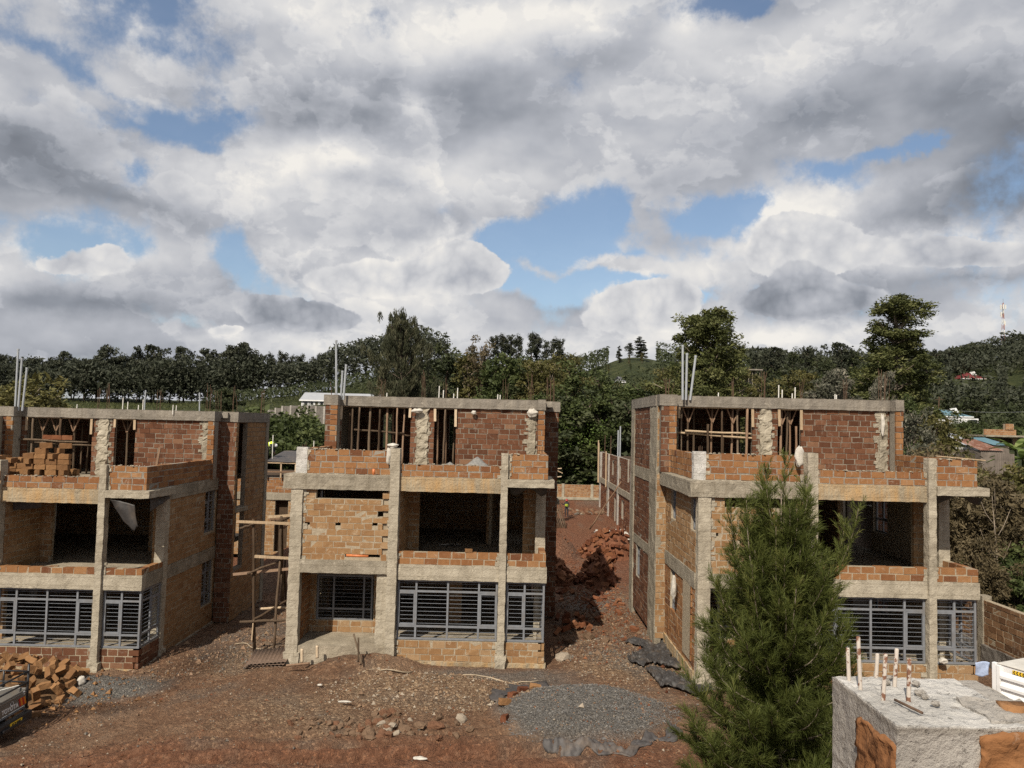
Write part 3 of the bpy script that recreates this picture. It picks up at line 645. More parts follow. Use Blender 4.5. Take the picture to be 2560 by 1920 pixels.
    # clots of mortar squeezed on to ledges and sills
    for (xa, xb, y, z) in ((.4, 3.3, .35, 6.36), (3.8, 7.1, .06, 6.80), (7.5, 8.7, .06, 7.22), (.4, 3.3, .6, 7.22)):
        mb = MB(S+int(xa*10+z*10))
        for q in range(int((xb-xa)*9)): mb.lump((mb.rng.uniform(xa, xb), y+mb.rng.uniform(-.06, .08), z+mb.rng.uniform(-.01, .01)), mb.rng.uniform(.02, .07), mb.rng.uniform(.02, .05), mb.rng.uniform(.012, .03), 6, .3)
        mb.build('mortar_clots', 'concrete_pale', rt)['kind'] = 'stuff'
    return rt
H = [(-21.68, 27.4, -.77), (-7.5, 26.6, 0), (5.97, 24.4, .24)]
HL = ['raw block house with bricks stacked on its terrace, cut by the edge of the view',
      'raw block house between two alleys, wooden scaffold beside it, grey sand on its terrace',
      'raw block house behind the feathery green tree, its long side wall in the sun']
HOUSES = [house(k, *H[k], HL[k]) for k in range(3)]
def hp(k, x, y, z): return Vector((H[k][0]+x, H[k][1]+y, H[k][2]+z))
# ------------------------------------------------------------------ ground
def hash2(ix, iy, s):
    h = (ix*374761393+iy*668265263+s*1442695041) & 0xFFFFFFFF
    h = ((h ^ (h >> 13))*1274126177) & 0xFFFFFFFF
    return ((h ^ (h >> 16)) & 0xFFFF)/65535.0
def vnoise(x, y, s=0):
    ix = np.floor(x).astype(np.int64); iy = np.floor(y).astype(np.int64); fx = x-ix; fy = y-iy
    u = fx*fx*(3-2*fx); v = fy*fy*(3-2*fy)
    return (hash2(ix, iy, s)*(1-u)+hash2(ix+1, iy, s)*u)*(1-v)+(hash2(ix, iy+1, s)*(1-u)+hash2(ix+1, iy+1, s)*u)*v
def fbm(x, y, o=4, s=0, g=.5):
    a = 1.0; t = 0; n = 0
    for i in range(o): t = t+a*(vnoise(x*2**i, y*2**i, s+i)-.5); n += a; a *= g
    return t/n
def sm(a, b, v): q = np.clip((v-a)/(b-a), 0, 1); return q*q*(3-2*q)
def bumpf(x, y, cx, cy, rx, ry): return np.clip(1-((x-cx)/rx)**2-((y-cy)/ry)**2, 0, 1)
def ground_base(x, y):
    x = np.asarray(x, float); y = np.asarray(y, float)
    fr = np.interp(x, [-60, -25, -15, -11.5, -8, 0, 5, 9, 18, 40], [-1.6, -1.1, -.78, -.62, -.06, 0, .08, .22, .4, .5])
    bk = np.interp(x, [-60, -20, -14, 6, 14, 25, 60], [-.6, -.8, -.8, -.8, -.75, .2, 1.5])
    z = fr+(bk-fr)*sm(30, 52, y)
    z = z - .12*sm(24, 15, y)
    # hills behind the wall: a low ridge that climbs towards the right
    ridge = np.interp(x, [-200, -70, -45, -10, 40, 90, 138, 170, 260, 420], [5, 5, 10, 24, 25, 21, 22, 29, 43, 50])
    w_ = sm(30, 50, x)
    z = z + ridge*(sm(100, 235, y)*(1-w_)+sm(140, 260, y)*w_)
    z = z + 9.0*sm(58, 112, y)*sm(-4, -24, x)
    z = z + 5.5*sm(40, 88, y)*sm(18, 42, x)
    z = z - .06*np.clip(y-330, 0, 3000)
    return z
def ground_z(x, y, detail=True):
    x = np.asarray(x, float); y = np.asarray(y, float)
    z = ground_base(x, y)
    near = sm(75, 45, y)
    z = z + near*(.16*fbm(x*.35, y*.35, 4, 3)+.09*fbm(x*1.3, y*1.3, 4, 9))
    if detail:
        z = z + near*(.06*fbm(x*4, y*4, 3, 21, .6)+.07*np.maximum(0, .12-np.abs(fbm(x*2.1, y*2.1, 3, 55)))*sm(.0, .2, fbm(x*.3, y*.3, 2, 91)+.1)*4+.05*np.maximum(0, fbm(x*6, y*6, 2, 77)-.08)*3)
        for yt, dp in ((18.75, .22), (19.45, .20), (20.0, .17), (20.75, .12)):          # ruts of lorries that turned here
            q = (y-yt-.045*x-.25*np.sin(x*.21+yt))/.15; z = z - dp*np.exp(-q*q)*sm(4, 1, x)*(.7+fbm(x*2, y*3, 2, 3))+dp*.55*np.exp(-(np.abs(q)-1.9)**2)*sm(4, 1, x)
    z = z + sm(90, 140, y)*1.6*fbm(x*.03, y*.03, 3, 5)
    z = z + .17*np.exp(-((y-20.2-.05*x-.5*fbm(x*.4, y*0, 3, 14))/.55)**2)*sm(3.2, 1, x)*sm(-16, -9, x)*(.7+1.2*fbm(x*1.7, y*1.7, 3, 4))       # spoil ridge along the track
    z = z + .45*bumpf(x, y, -4.6, 26.2, 2.0, 1.1)*(1+.5*fbm(x*3, y*3, 3, 8))                                            # earth against the porch
    z = z + .30*bumpf(x, y, -2.0, 24.4, 2.6, 1.2)
    wx = x+.55*fbm(x*.8, y*.8, 3, 40); wy = y+.55*fbm(x*.8+9, y*.8, 3, 41); z = z + .52*bumpf(wx, wy, 2.2, 22.45, 2.65, 2.4)**.8*(1+.3*fbm(x*.9, y*.9, 3, 8))                                 # heap of grey chippings
    z = z + .32*bumpf(x, y, -13.6, 25.6, 1.7, .9)
    z = z + 1.9*bumpf(x, y, -11.0, 47, 4.2, 8)+1.5*bumpf(x, y, 3.2, 55, 1.9, 3.2)*(1+.3*fbm(x*2, y*2, 3, 8))             # red earth banks
    z = z + .5*bumpf(x, y, 8.4, 90, 8, 3)
    return z
def gz(x, y): return float(ground_z(np.array([x]), np.array([y]))[0])
def axis(lo, hi, step, far, grow, neg):
    v = list(np.arange(lo, hi+1e-6, step)); a = step; q = hi
    while q < far: a *= grow; q += a; v.append(q)
    a = step; q = lo
    while q > neg: a *= grow; q -= a; v.insert(0, q)
    return np.array(v)
gx = axis(-19, 13, .10, 900, 1.13, -900); gy = axis(17.3, 32, .10, 1600, 1.06, -60)
GX, GY = np.meshgrid(gx, gy)
GZ = ground_z(GX, GY)
nx, ny = len(gx), len(gy)
me = bpy.data.meshes.new('ground')
me.vertices.add(nx*ny); me.vertices.foreach_set('co', np.stack([GX, GY, GZ], -1).ravel())
I, J = np.meshgrid(np.arange(nx-1), np.arange(ny-1)); a_ = (J*nx+I).ravel()
quads = np.stack([a_, a_+1, a_+nx+1, a_+nx], -1)
me.loops.add(quads.size); me.loops.foreach_set('vertex_index', quads.ravel())
me.polygons.add(len(quads)); me.polygons.foreach_set('loop_start', np.arange(0, quads.size, 4))
me.polygons.foreach_set('use_smooth', np.ones(len(quads), bool))
def vattr(name, val):
    at_ = me.attributes.new(name, 'FLOAT', 'POINT'); at_.data.foreach_set('value', val.astype(np.float32).ravel())
nz_ = fbm(GX*.9, GY*.9, 4, 31)
grey = np.maximum.reduce([1.3*bumpf(GX+.55*fbm(GX*.8, GY*.8, 3, 40), GY+.55*fbm(GX*.8+9, GY*.8, 3, 41), 2.2, 22.45, 2.8, 2.5), bumpf(GX, GY, -13.4, 25.4, 3.0, 1.6), .6*bumpf(GX, GY, .2, 25.6, 3.6, 1.2),
    .35*bumpf(GX, GY, 4.6, 28.5, 2.6, 3.5), .45*bumpf(GX, GY, 4.2, 37, 2, 3), .25*bumpf(GX, GY, -10, 31, 2.4, 4)])
vattr('grey', np.clip(grey*1.6+nz_*1.3-.08, 0, 1))
tan_ = np.maximum.reduce([bumpf(GX, GY, -2.4, 24.2, 3.4, 2.0), .8*bumpf(GX, GY, 4.2, 26.6, 2.4, 1.6), .8*bumpf(GX, GY, -9.2, 28, 1.6, 2.6), .5*bumpf(GX, GY, -6, 22, 3, 2)])
vattr('tan', np.clip(tan_*1.5+nz_*1.6, 0, 1))
vattr('red', np.clip(sm(36, 46, GY)+.8*sm(21.2, 19.4, GY+nz_*2)+nz_*.8, 0, 1))
hill = np.clip(sm(60, 70, GY)*sm(-5, -12, GX)+sm(92, 97, GY)+sm(17.5, 20, GX)*sm(22, 24, GY), 0, 1)
vattr('hill', hill)
vattr('wet', np.clip(1.5*bumpf(GX, GY, -13.2, 23.6, 2.6, .7)+1.5*bumpf(GX, GY, 5.6, 22.6, 1.2, .8)+bumpf(GX, GY, -10.8, 27.5, 1.6, 3.0)+nz_*.9, 0, 1))
m, t = material('soil'); co = objco(t)
A = lambda n: t.n('ShaderNodeAttribute', attribute_name=n).outputs['Fac']
n1 = t.noise(co, .55, 7, .65); n2 = t.noise(co, 5, 7, .68); n3 = t.noise(co, 26, 5, .7)
soil = t.ramp(n2, [(.30, (.090, .047, .028)), (.5, (.172, .096, .057)), (.68, (.27, .172, .110))])
soil = t.mix(t.mr(n1, .35, .7, 0, .55), soil, (.17, .100, .060))
red = t.ramp(n2, [(.30, (.085, .034, .018)), (.5, (.160, .067, .036)), (.70, (.24, .118, .070))])
soil = t.mix(t.mr(t.noise(co, .38, 4, .6, .5), .50, .62, 0, .55), soil, (.255, .170, .112))
soil = t.mix(t.mr(t.noise(co, .9, 5, .65, .8), .56, .66, 0, .6), soil, (.075, .040, .026))
c = t.mix(A('red'), soil, red)
peb = t.n('ShaderNodeTexVoronoi', {'Vector': co, 'Scale': 15.0, 'Randomness': 1.0}); pr_ = t.n('ShaderNodeSeparateColor', {0: peb.outputs[1]}).outputs[0]
tanc = t.ramp(pr_, [(0, (.12, .075, .046)), (.5, (.21, .138, .085)), (1, (.34, .25, .165))])
c = t.mix(t.m('MULTIPLY', A('tan'), .8), c, tanc)
p2_ = t.n('ShaderNodeTexVoronoi', {'Vector': co, 'Scale': 34.0, 'Randomness': 1.0}); pg = t.n('ShaderNodeSeparateColor', {0: p2_.outputs[1]}).outputs[0]
greyc = t.ramp(pg, [(0, (.075, .069, .063)), (.55, (.130, .120, .108)), (.85, (.19, .177, .160)), (1, (.28, .263, .24))])
c = t.mix(A('grey'), c, greyc)
# loose crumbs everywhere
c = t.mix(t.m('MULTIPLY', t.mr(pr_, .80, .83), t.mr(n3, .4, .6)), c, t.mix(1.0, c, (1.7, 1.65, 1.55), 'MULTIPLY'))
wet = A('wet'); c = t.mix(t.m('MULTIPLY', wet, .75), c, t.mix(1.0, c, (.42, .38, .36), 'MULTIPLY'))
grass = t.ramp(t.noise(co, .35, 9, .72), [(.3, (.014, .021, .008)), (.5, (.032, .040, .014)), (.70, (.070, .072, .028))])
c = t.mix(A('hill'), c, grass)
hgt = t.m('MULTIPLY_ADD', t.m('SUBTRACT', 1, peb.outputs[0]), .5, t.m('MULTIPLY_ADD', n2, 1.6, n3))
hgt = t.m('MULTIPLY_ADD', t.m('SUBTRACT', 1, p2_.outputs[0]), .35, hgt)
finish(t, c, t.mr(wet, .3, 1, .95, .35), hgt, 1.0, .09, .2)
me.materials.append(m); me.update()
go = bpy.data.objects.new('ground', me); COL.objects.link(go); go['kind'] = 'structure'
# ------------------------------------------------------------------ timber props under the top slabs
def prop(name, label, group, p0, p1, r0=.045, head=0, mat='pole_wood', cat='prop'):
    rt = thing(name, label, cat, p0, group=group); q = Vector(p1)-Vector(p0)
    mb = MB(int(abs(p0[0])*97+abs(p0[1])*31)); pole(mb, (0, 0, 0), q, r0, r0*.82); mb.build('pole', mat, rt, smooth=True)
    if head:
        mb = MB(3); mb.bar(q+Vector((-.32, 0, .0)), q+Vector((.32, 0, 0)), .08, .05); mb.build('headboard', 'plank_pale', rt)
        for s in (-1, 1):
            mb = MB(4+s); mb.bar(q+Vector((0, -.03, -.62)), q+Vector((s*.24, -.03, -.02)), .06, .045); mb.build('brace', 'plank_brown', rt)
    return rt
rg = random.Random(5)
PROPS = {0: ([(.72, 5.25, 2), (.95, 5.6, 1), (1.35, 6.6, 0), (1.62, 5.6, 1), (1.95, 5.3, 0), (2.18, 6.6, 0), (2.42, 5.6, 1), (2.62, 6.3, 0), (2.85, 7.0, 0), (3.05, 6.4, 0)], [(4.45, 6.2, 0), (4.68, 5.75, 1), (4.9, 6.6, 0)]),
         1: ([(.75, 5.5, 0), (.92, 5.35, 0), (1.18, 5.25, 0), (1.42, 6.4, 0), (1.62, 5.4, 0), (1.85, 6.4, 0), (2.05, 5.26, 0), (2.38, 5.42, 0), (2.55, 5.9, 0), (2.78, 5.24, 0), (3.0, 5.5, 0)], [(4.45, 5.6, 0), (4.72, 5.28, 0), (4.82, 5.4, 0), (5.05, 6.6, 0)]),
         2: ([(.62, 5.5, 0), (.92, 5.6, 1), (1.3, 6.2, 0), (1.62, 5.2, 0), (1.82, 5.6, 1), (2.2, 5.35, 0), (2.45, 6.2, 0), (2.62, 5.6, 1), (2.85, 5.45, 0), (3.1, 5.25, 0)], [(4.52, 5.58, 1), (4.72, 5.5, 0), (4.9, 5.58, 1), (5.1, 5.45, 0)])}
for k in range(3):
    for op, lst in enumerate(PROPS[k]):
        for i, (x, y, hd) in enumerate(lst):
            le = rg.uniform(-.05, .05); top = 8.86
            if k == 0: y += 1.1; top = 9.05 if hd == 2 else top
            if k == 2 and i in (3,): top = 8.2
            prop('prop_pole', f"{nth(i)} upright timber prop from the left in the {'wide' if op == 0 else 'narrow'} top opening of the {HNAME[k]} house",
                 'props under the roof slabs', hp(k, x, y, 6.345), hp(k, x+le, y+rg.uniform(-.05, .05), top), rg.uniform(.042, .06), hd == 1, rg.choice(['pole_wood', 'pole_wood', 'plank_brown', 'pole_dark']))
for k, lst in enumerate([[((.1, 5.12, 7.86), (3.25, 5.12, 7.80), 'pole_wood', 'upper'), ((.7, 5.35, 7.72), (3.3, 5.4, 7.66), 'pole_wood', 'lower')],
                         [((.9, 5.45, 7.88), (3.05, 5.42, 7.78), 'pole_wood', 'upper'), ((2.6, 5.52, 7.74), (3.34, 5.5, 7.68), 'pole_dark', 'short'), ((.35, 5.2, 6.95), (1.5, 5.3, 6.92), 'pole_dark', 'lowest')],
                         [((.46, 5.42, 7.84), (3.9, 5.36, 7.68), 'plank_pale', 'upper'), ((.75, 5.3, 7.92), (3.3, 5.3, 7.86), 'plank_pale', 'pale'), ((.4, 5.1, 6.88), (1.9, 5.1, 6.86), 'pole_wood', 'lowest')]]):
    for a, b, mt, w in lst:
        if k == 0: a = (a[0], a[1]+1.1, a[2]); b = (b[0], b[1]+1.1, b[2])
        rt = tag(None or bpy.data.objects.new('ledger_pole', None), f"{w} timber pole tied across the wide top opening of the {HNAME[k]} house", 'pole', 'ledger poles'); 
        A_, B_ = hp(k, *a), hp(k, *b); bpy.data.objects.remove(rt)
        mb = MB(k*7+len(w)); pole(mb, (0, 0, 0), B_-A_, .05, .04, 6, .02)
        tag(mb.build('ledger_pole', mt, None, True, A_), f"{w} timber pole tied across the wide top opening of the {HNAME[k]} house", 'pole', 'ledger poles')

# ------------------------------------------------------------------ scaffold beside the middle house
Y_ = 28.1
sc = thing('pole_scaffold', 'rough wooden pole scaffold tied together beside the middle house', 'scaffold', (-8.6, Y_, gz(-8.6, Y_)))
so_ = sc.location.copy()
def spole(a, b, r, mt='pole_dark', ya=0, yb=0, flat=False, name='pole'):
    p0, p1 = at(a[0], a[1], Y_+ya)-so_, at(b[0], b[1], Y_+yb)-so_
    mb = MB(int(a[0]+b[1]))
    if flat: mb.bar(p0, p1, .04, .095, jit=.006)
    else: pole(mb, p0, p1, r, r*.8, 7, .02)
    mb.build(name, mt, sc, smooth=not flat)
spole((636, 1634), (633, 1297), .06); spole((684, 1634), (700, 1400), .05); spole((699, 1412), (704, 1290), .07, 'pole_wood', .1, .1)
spole((705, 1502), (705, 1294), .06, 'pole_wood', .25, .25); spole((714, 1512), (713, 1400), .04, 'pole_dark', .4, .4)
spole((591, 1304), (731, 1309), .05, 'plank_pale', -.1, -.1, True, 'plank'); spole((637, 1391), (729, 1396), .05, 'plank_pale', -.1, -.1, True, 'plank')
spole((583, 1436), (731, 1421), .05, 'plank_brown', .1, .1, True, 'plank'); spole((649, 1522), (754, 1518), .05, 'plank_pale', .3, .3); spole((600, 1555), (752, 1549), .055, 'pole_wood', -.1, -.1)
spole((618, 1435), (704, 1400), .045, 'pole_dark', -.15, .1); spole((635, 1548), (726, 1497), .045, 'pole_dark', -.15, .2)
spole((600, 1321), (636, 1310), .045, 'pole_wood', -.12, -.1); spole((689, 1305), (731, 1289), .06, 'pole_dark', -.05, .2)
spole((669, 1293), (731, 1288), .05, 'plank_pale', .1, .1, True, 'plank'); spole((673, 1299), (731, 1294), .05, 'plank_brown', .3, .3, True, 'plank'); spole((709, 1320), (731, 1302), .04, 'plank_brown', .1, .1)
spole((630, 1600), (634, 1550), .05, 'plank_pale', -.08, -.08, True, 'plank')

# ------------------------------------------------------------------ loose blocks
def block_mesh(seed, mats=('brick_red',), r=None, size=(.40, .195, .19), bite=.3):
    mb = MB(seed); bm_r = mb.rng
    n = (4, 2, 2); vs = {}
    mb.rough(-size[0]/2, size[0]/2, -size[1]/2, size[1]/2, -size[2]/2, size[2]/2, amp=.017, seg=.1, seed=seed, fr=7)
    # knock a corner off
    c = Vector((size[0]/2*bm_r.choice((-1, 1)), size[1]/2*bm_r.choice((-1, 1)), size[2]/2))
    mb.v = [tuple(Vector(v)+(-c).normalized()*max(0, .05-(Vector(v)-c).length)*bite*3) for v in mb.v]
    rr = bm_r.random() if r is None else r; mb.r = [rr]*len(mb.r)
    return mb.mesh('clay_block', mats)
RED = [block_mesh(i, ('brick_red',), .2+.13*i) for i in range(7)]
YEL = [block_mesh(20+i, ('brick_ochre',), .25+.13*i) for i in range(6)]
def block(me_, loc, rot, label, group, sc_=1.0, cat='building block'):
    o = bpy.data.objects.new('clay_block', me_); COL.objects.link(o); o.location = loc; o.rotation_euler = rot; o.scale = (sc_,)*3
    return tag(o, label, cat, group)
def heap(n, cx, cy, rx, ry, h, meshes, label, group, seed, pw=1.0, skew=(0, 0), base=None):
    rg_ = random.Random(seed); pts = []
    for i in range(n*40):
        u, v = rg_.uniform(-1, 1), rg_.uniform(-1, 1); q = u*u+v*v
        if q > 1: continue
        x, y = cx+u*rx, cy+v*ry; z = (gz(x, y) if base is None else base)+h*(1-q)**pw*(1+skew[0]*u+skew[1]*v)
        pp = Vector((x, y, z+.07))
        if any((pp-o_).length < .235 for o_ in pts): continue
        pts.append(pp)
        if len(pts) >= n: break
    for pp in pts:
        t_ = .55
        block(rg_.choice(meshes), pp, (rg_.gauss(0, t_), rg_.gauss(0, t_), rg_.uniform(0, 6.3)), label, group, rg_.choice((1, 1, .95, 1.03, .72)))
    # the packed inside of the heap, more blocks one never sees singly
    return pts
def core(name, cx, cy, rx, ry, h, mat, label, cat, seed, pw=1.0, skew=(0, 0), noise_=.12, kind=None, n=26):
    """earth or broken block under a heap, shaped as a mound that sits on the ground"""
    mb = MB(seed); vs = []; fs = []
    for i in range(n+1):
        for j in range(n+1):
            u, v = -1+2*i/n, -1+2*j/n; q = min(1, u*u+v*v); x, y = cx+u*rx, cy+v*ry
            z = gz(x, y)+h*max(0, (1-q))**pw*(1+skew[0]*u+skew[1]*v)*(1+noise_*2*mnoise.noise(Vector((x*2, y*2, seed)))) - .06
            vs.append((x-cx, y-cy, z))
    for i in range(n):
        for j in range(n): a = i*(n+1)+j; fs.append((a, a+n+1, a+n+2, a+1))
    mb.add(vs, fs); o = mb.build(name, mat, None, True, (cx, cy, 0)); return tag(o, label, cat, None, kind)
G1, G2, G3, G4 = 'blocks heaped beside the pickup', 'blocks stacked on the terrace', 'red blocks heaped at the far end of the alley', 'red blocks heaped in the alley shade'
mud = plain('red_earth', (.15, .055, .030), .95, .4, 4, .1, bump=.6); plain('sand_grey', (.19, .185, .175), .95, .35, 14, .1, bump=.6); plain('brick_rubble', (.14, .060, .034), .95, .4, 5, .1, bump=.7)
heap(74, -15.55, 24.9, 2.0, 1.7, 1.05, YEL, 'orange clay block tipped in the loose heap behind the pickup', G1, 3, .8, (-.5, .1))
plain('ochre_rubble', (.13, .078, .042), .95, .4, 5, .1, bump=.7)
core('rubble_core', -15.55, 24.9, 1.9, 1.6, .8, 'ochre_rubble', 'broken block filling under the heap behind the pickup', 'rubble', 4, .8, (-.5, .1))
for (x, y, s) in ((-13.75, 24.3, 1.0), (-14.05, 24.0, .8), (-14.5, 23.4, .9), (-13.9, 23.3, .7)): block(YEL[int(s*10) % 6], (x, y, gz(x, y)+.07), (.1, .05, s*5), 'orange clay block lying loose at the foot of the heap by the pickup', G1, s)
LBL3 = 'red clay block in the tall heap against the farther wall of the alley'
heap(78, 7.0, 54.6, 2.0, 2.2, 1.75, RED, LBL3, G3, 7, .75, (.35, .25)); core('rubble_core', 7.0, 54.6, 1.9, 2.1, 1.6, 'brick_rubble', 'broken red block filling the tall alley heap', 'rubble', 8, .75, (.35, .25))
heap(62, 5.1, 44.2, 1.15, 2.4, 1.55, RED, 'red clay block in the alley heap leaning towards the right house', G4, 9, .8, (.7, 0)); core('rubble_core', 5.1, 44.2, 1.05, 2.2, 1.4, 'brick_rubble', 'broken red block filling the heap near the right house', 'rubble', 10, .8, (.7, 0))
heap(44, 2.9, 43.6, .95, 1.8, 1.15, RED, 'red clay block in the shaded heap close to the middle house', G4, 11, .8, (-.6, 0)); core('rubble_core', 2.9, 43.6, .85, 1.6, 1.0, 'brick_rubble', 'broken red block filling the shaded alley heap', 'rubble', 12, .8, (-.6, 0))
rg = random.Random(77)
for i in range(22):
    x = rg.uniform(2.2, 5.4); y = rg.uniform(36, 42.5); block(rg.choice(RED), (x, y, gz(x, y)+.06), (rg.gauss(0, .3), rg.gauss(0, .3), rg.uniform(0, 6)), 'red clay block strewn on the alley floor in the shade', 'red blocks strewn along the alley', rg.uniform(.7, 1))
for i in range(14):
    x = rg.uniform(2.0, 3.3); y = rg.uniform(30.5, 33.0); block(rg.choice(RED), (x, y, gz(x, y)+.07+.12*(i % 3)), (rg.gauss(0, .4), rg.gauss(0, .4), rg.uniform(0, 6)), 'red clay block in the small shaded heap beside the corner of the middle house', 'red blocks in the small heap', rg.uniform(.8, 1))
for x, y in ((3.9, 33.0), (4.9, 34.2), (5.15, 31.4)): block(RED[4], (x, y, gz(x, y)+.08), (0, .1, x), 'single red block on the sunlit gravel of the alley', 'single red blocks on gravel')
# neat stack on the terrace of the left house
rg = random.Random(9)
def st(x, y, lvl, n, jit=.02):
    for q in range(n):
        block(rg.choice(YEL), hp(0, x+rg.uniform(-jit, jit), y+rg.uniform(-jit, jit), 6.36+.1+.197*(lvl+q)), (0, 0, rg.gauss(0, .04)+(math.pi/2 if rg.random() < .25 else 0)), 'sawn orange block in the stack on the terrace of the left house', G2, rg.uniform(.97, 1.02))
for i, n in enumerate([6, 7, 6, 6]): st(4.02+i*.44, .95, 0, n)
for i, n in enumerate([6, 6, 7]): st(3.96+i*.46, 1.38, 0, n)
for i, n in enumerate([4, 5, 4]): st(3.0+i*.42-.2, 1.25, 0, n); st(3.05+i*.42-.2, 1.7, 0, n)
st(5.3, 1.6, 0, 3)
for x, y in ((4.6, 1.0), (5.35, .95)): block(YEL[1], hp(0, x, y, 6.46+.197*6.98), (0, 0, .4), 'sawn orange block laid loose on top of the terrace stack', G2)
for i, x in enumerate((1.45, 1.85, 2.3)): block(RED[3+i], hp(0, x, 6.35, 7.98), (0, 0, .1*i), 'dark red block resting on the pole across the top opening', 'blocks on the ledger pole')
for i, (px, py, r) in enumerate(((1262, 1798, 1.3), (1262, 1768, .5), (1282, 1744, 1.0), (1308, 1727, .5), (1338, 1716, .05))):
    w = at(px, py, 24); k_ = (8.05)/(8.2-w.z); x, y = w.x*k_, 24*k_; block((RED[1], YEL[2], RED[2], RED[0], YEL[4])[i], (x, y, gz(x, y)+.07), (.1*i-.2, .15, r), 'worn clay block in the curved kerb round the grey chippings', 'blocks edging the chippings', .86)

# ------------------------------------------------------------------ rubble stones and pebbles
plain('stone_red', (.145, .075, .045), .95, .4, 7, .1, bump=.6); plain('stone_brown', (.150, .098, .064), .95, .4, 7, .1, bump=.6); plain('stone_pale', (.27, .225, .175), .95, .3, 7, .1, bump=.5); plain('stone_grey', (.135, .118, .10), .95, .35, 7, .1, bump=.6); plain('pebble', (.185, .125, .080), .95, .5, 3, .1)
STN = []
for i in range(9):
    mb = MB(300+i); mb.lump((0, 0, 0), 1, .8, .62, 7, .26); STN.append(mb.mesh('rubble_stone', ('stone_brown', 'stone_red', 'stone_brown', 'stone_brown', 'stone_pale', 'stone_red', 'stone_grey', 'stone_brown', 'stone_red')[i]))
def stone(x, y, s, label, group, rg_, me_=None):
    o = bpy.data.objects.new('rubble_stone', me_ or rg_.choice(STN)); COL.objects.link(o); o.location = (x, y, gz(x, y)+s*.25); o.rotation_euler = (rg_.gauss(0, .4), rg_.gauss(0, .4), rg_.uniform(0, 6.3)); o.scale = (s, s*rg_.uniform(.8, 1.2), s*rg_.uniform(.8, 1.1))
    return tag(o, label, 'stone', group)
rg = random.Random(31)
n = 0
while n < 130:
    u, v = rg.gauss(0, .5), rg.gauss(0, .5); x, y = -3.5+u*2.2, 21.15+v*.75-.06*u
    if abs(u) > 1.2: continue
    s = rg.uniform(.07, .165)*(1.15 if u > -.1 else .72)
    stone(x, y, s, 'rough brown stone in the rubble spread in front of the middle house', 'rubble stones', rg, rg.choice(STN[:4]+STN[:4]+STN[5:6]+STN[7:]+STN[4:5])); n += 1
for x, y, s in ((2.05, 27.6, .30), (2.35, 29.6, .26), (3.2, 30.3, .28), (3.8, 29.9, .22)): stone(x, y, s, 'pale round boulder lying by the corner of the middle house', 'boulders in the alley mouth', rg, STN[4] if s > .29 else STN[0])
n = 0
while n < 70:
    x, y = rg.uniform(2.5, 12), rg.uniform(79, 84)
    stone(x, y, rg.uniform(.18, .32), 'building stone in the row heaped before the far brick wall', 'stones before the far wall', rg); n += 1
def gravel(name, n, fn, size, mats, seed):
    rg_ = np.random.default_rng(seed); V = []; Fc = []; rr = []; mi = []
    base = np.array([(1, 0, 0), (-.5, .86, 0), (-.5, -.86, 0), (0, 0, .9), (0, 0, -.6)]); tri = [(0, 1, 3), (1, 2, 3), (2, 0, 3), (1, 0, 4), (2, 1, 4), (0, 2, 4)]
    xy = fn(rg_, n); z = ground_z(xy[:, 0], xy[:, 1])
    for i in range(len(xy)):
        s = size*rg_.lognormal(0, .45); th = rg_.uniform(0, 6.28); c_, s_ = math.cos(th), math.sin(th)
        b = base*s*rg_.uniform(.6, 1.3, (5, 3)); b = np.stack([b[:, 0]*c_-b[:, 1]*s_, b[:, 0]*s_+b[:, 1]*c_, b[:, 2]], -1)+np.array([xy[i, 0], xy[i, 1], z[i]+s*.2])
        k = len(V); V += b.tolist(); Fc += [(a+k, q+k, w+k) for a, q, w in tri]; rr += [rg_.random()]*6; mi += [int(rg_.integers(len(mats)))]*6
    mb = MB(); mb.v = V; mb.f = Fc; mb.r = rr; mb.mi = mi
    o = mb.build(name, mats); o['kind'] = 'stuff'; return o
def sp_front(r, n):
    x = r.uniform(-18, 9, n*3); y = r.uniform(18.2, 30, n*3); m_ = fbm(x*.5, y*.5, 4, 77)+.15*r.random(n*3) > .07
    m_ &= ~((y > 26.3) & (x > -7.5) & (x < 1.3)) & ~((x < -12.9) & (y > 27.2)) & ~((x > 5.9) & (y > 24.3)); return np.stack([x[m_], y[m_]], -1)[:n]
gravel('gravel', 5000, sp_front, .021, ('stone_brown', 'pebble', 'stone_red', 'stone_grey', 'brick_rubble', 'stone_brown', 'stone_pale', 'stone_red'), 5)
def sp_tan(r, n): a = r.uniform(0, 6.28, n); q = np.sqrt(r.random(n)); c_ = r.random(n) < .55; return np.stack([np.where(c_, -2.4+3.4*q*np.cos(a), 4.0+2.2*q*np.cos(a)), np.where(c_, 24.0+1.9*q*np.sin(a), 27.4+3*q*np.sin(a))], -1)
gravel('gravel', 3800, sp_tan, .026, ('pebble', 'pebble', 'stone_pale', 'stone_brown'), 6)
plain('chip', (.155, .148, .14), .9, .5, 3, .2); plain('chip_dark', (.10, .097, .095), .9, .4, 3, .2)
def sp_grey(r, n): a = r.uniform(0, 6.28, n); q = np.sqrt(r.random(n))*1.03; return np.stack([2.2+2.6*q*np.cos(a)*(1+.12*np.sin(3*a+1)), 22.45+2.35*q*np.sin(a)*(1+.1*np.sin(2*a))], -1)
gravel('gravel', 13000, sp_grey, .0125, ('chip', 'chip_dark', 'chip', 'chip_dark', 'chip_dark', 'chip', 'stone_grey'), 7)
def sp_alley(r, n): return np.stack([r.uniform(1.9, 6.0, n), r.uniform(27, 42, n)], -1)
gravel('gravel', 3000, sp_alley, .035, ('brick_rubble', 'stone_brown', 'stone_grey', 'pebble'), 8)
def sp_left(r, n): return np.stack([r.uniform(-12.9, -7.9, n), r.uniform(26, 40, n)], -1)
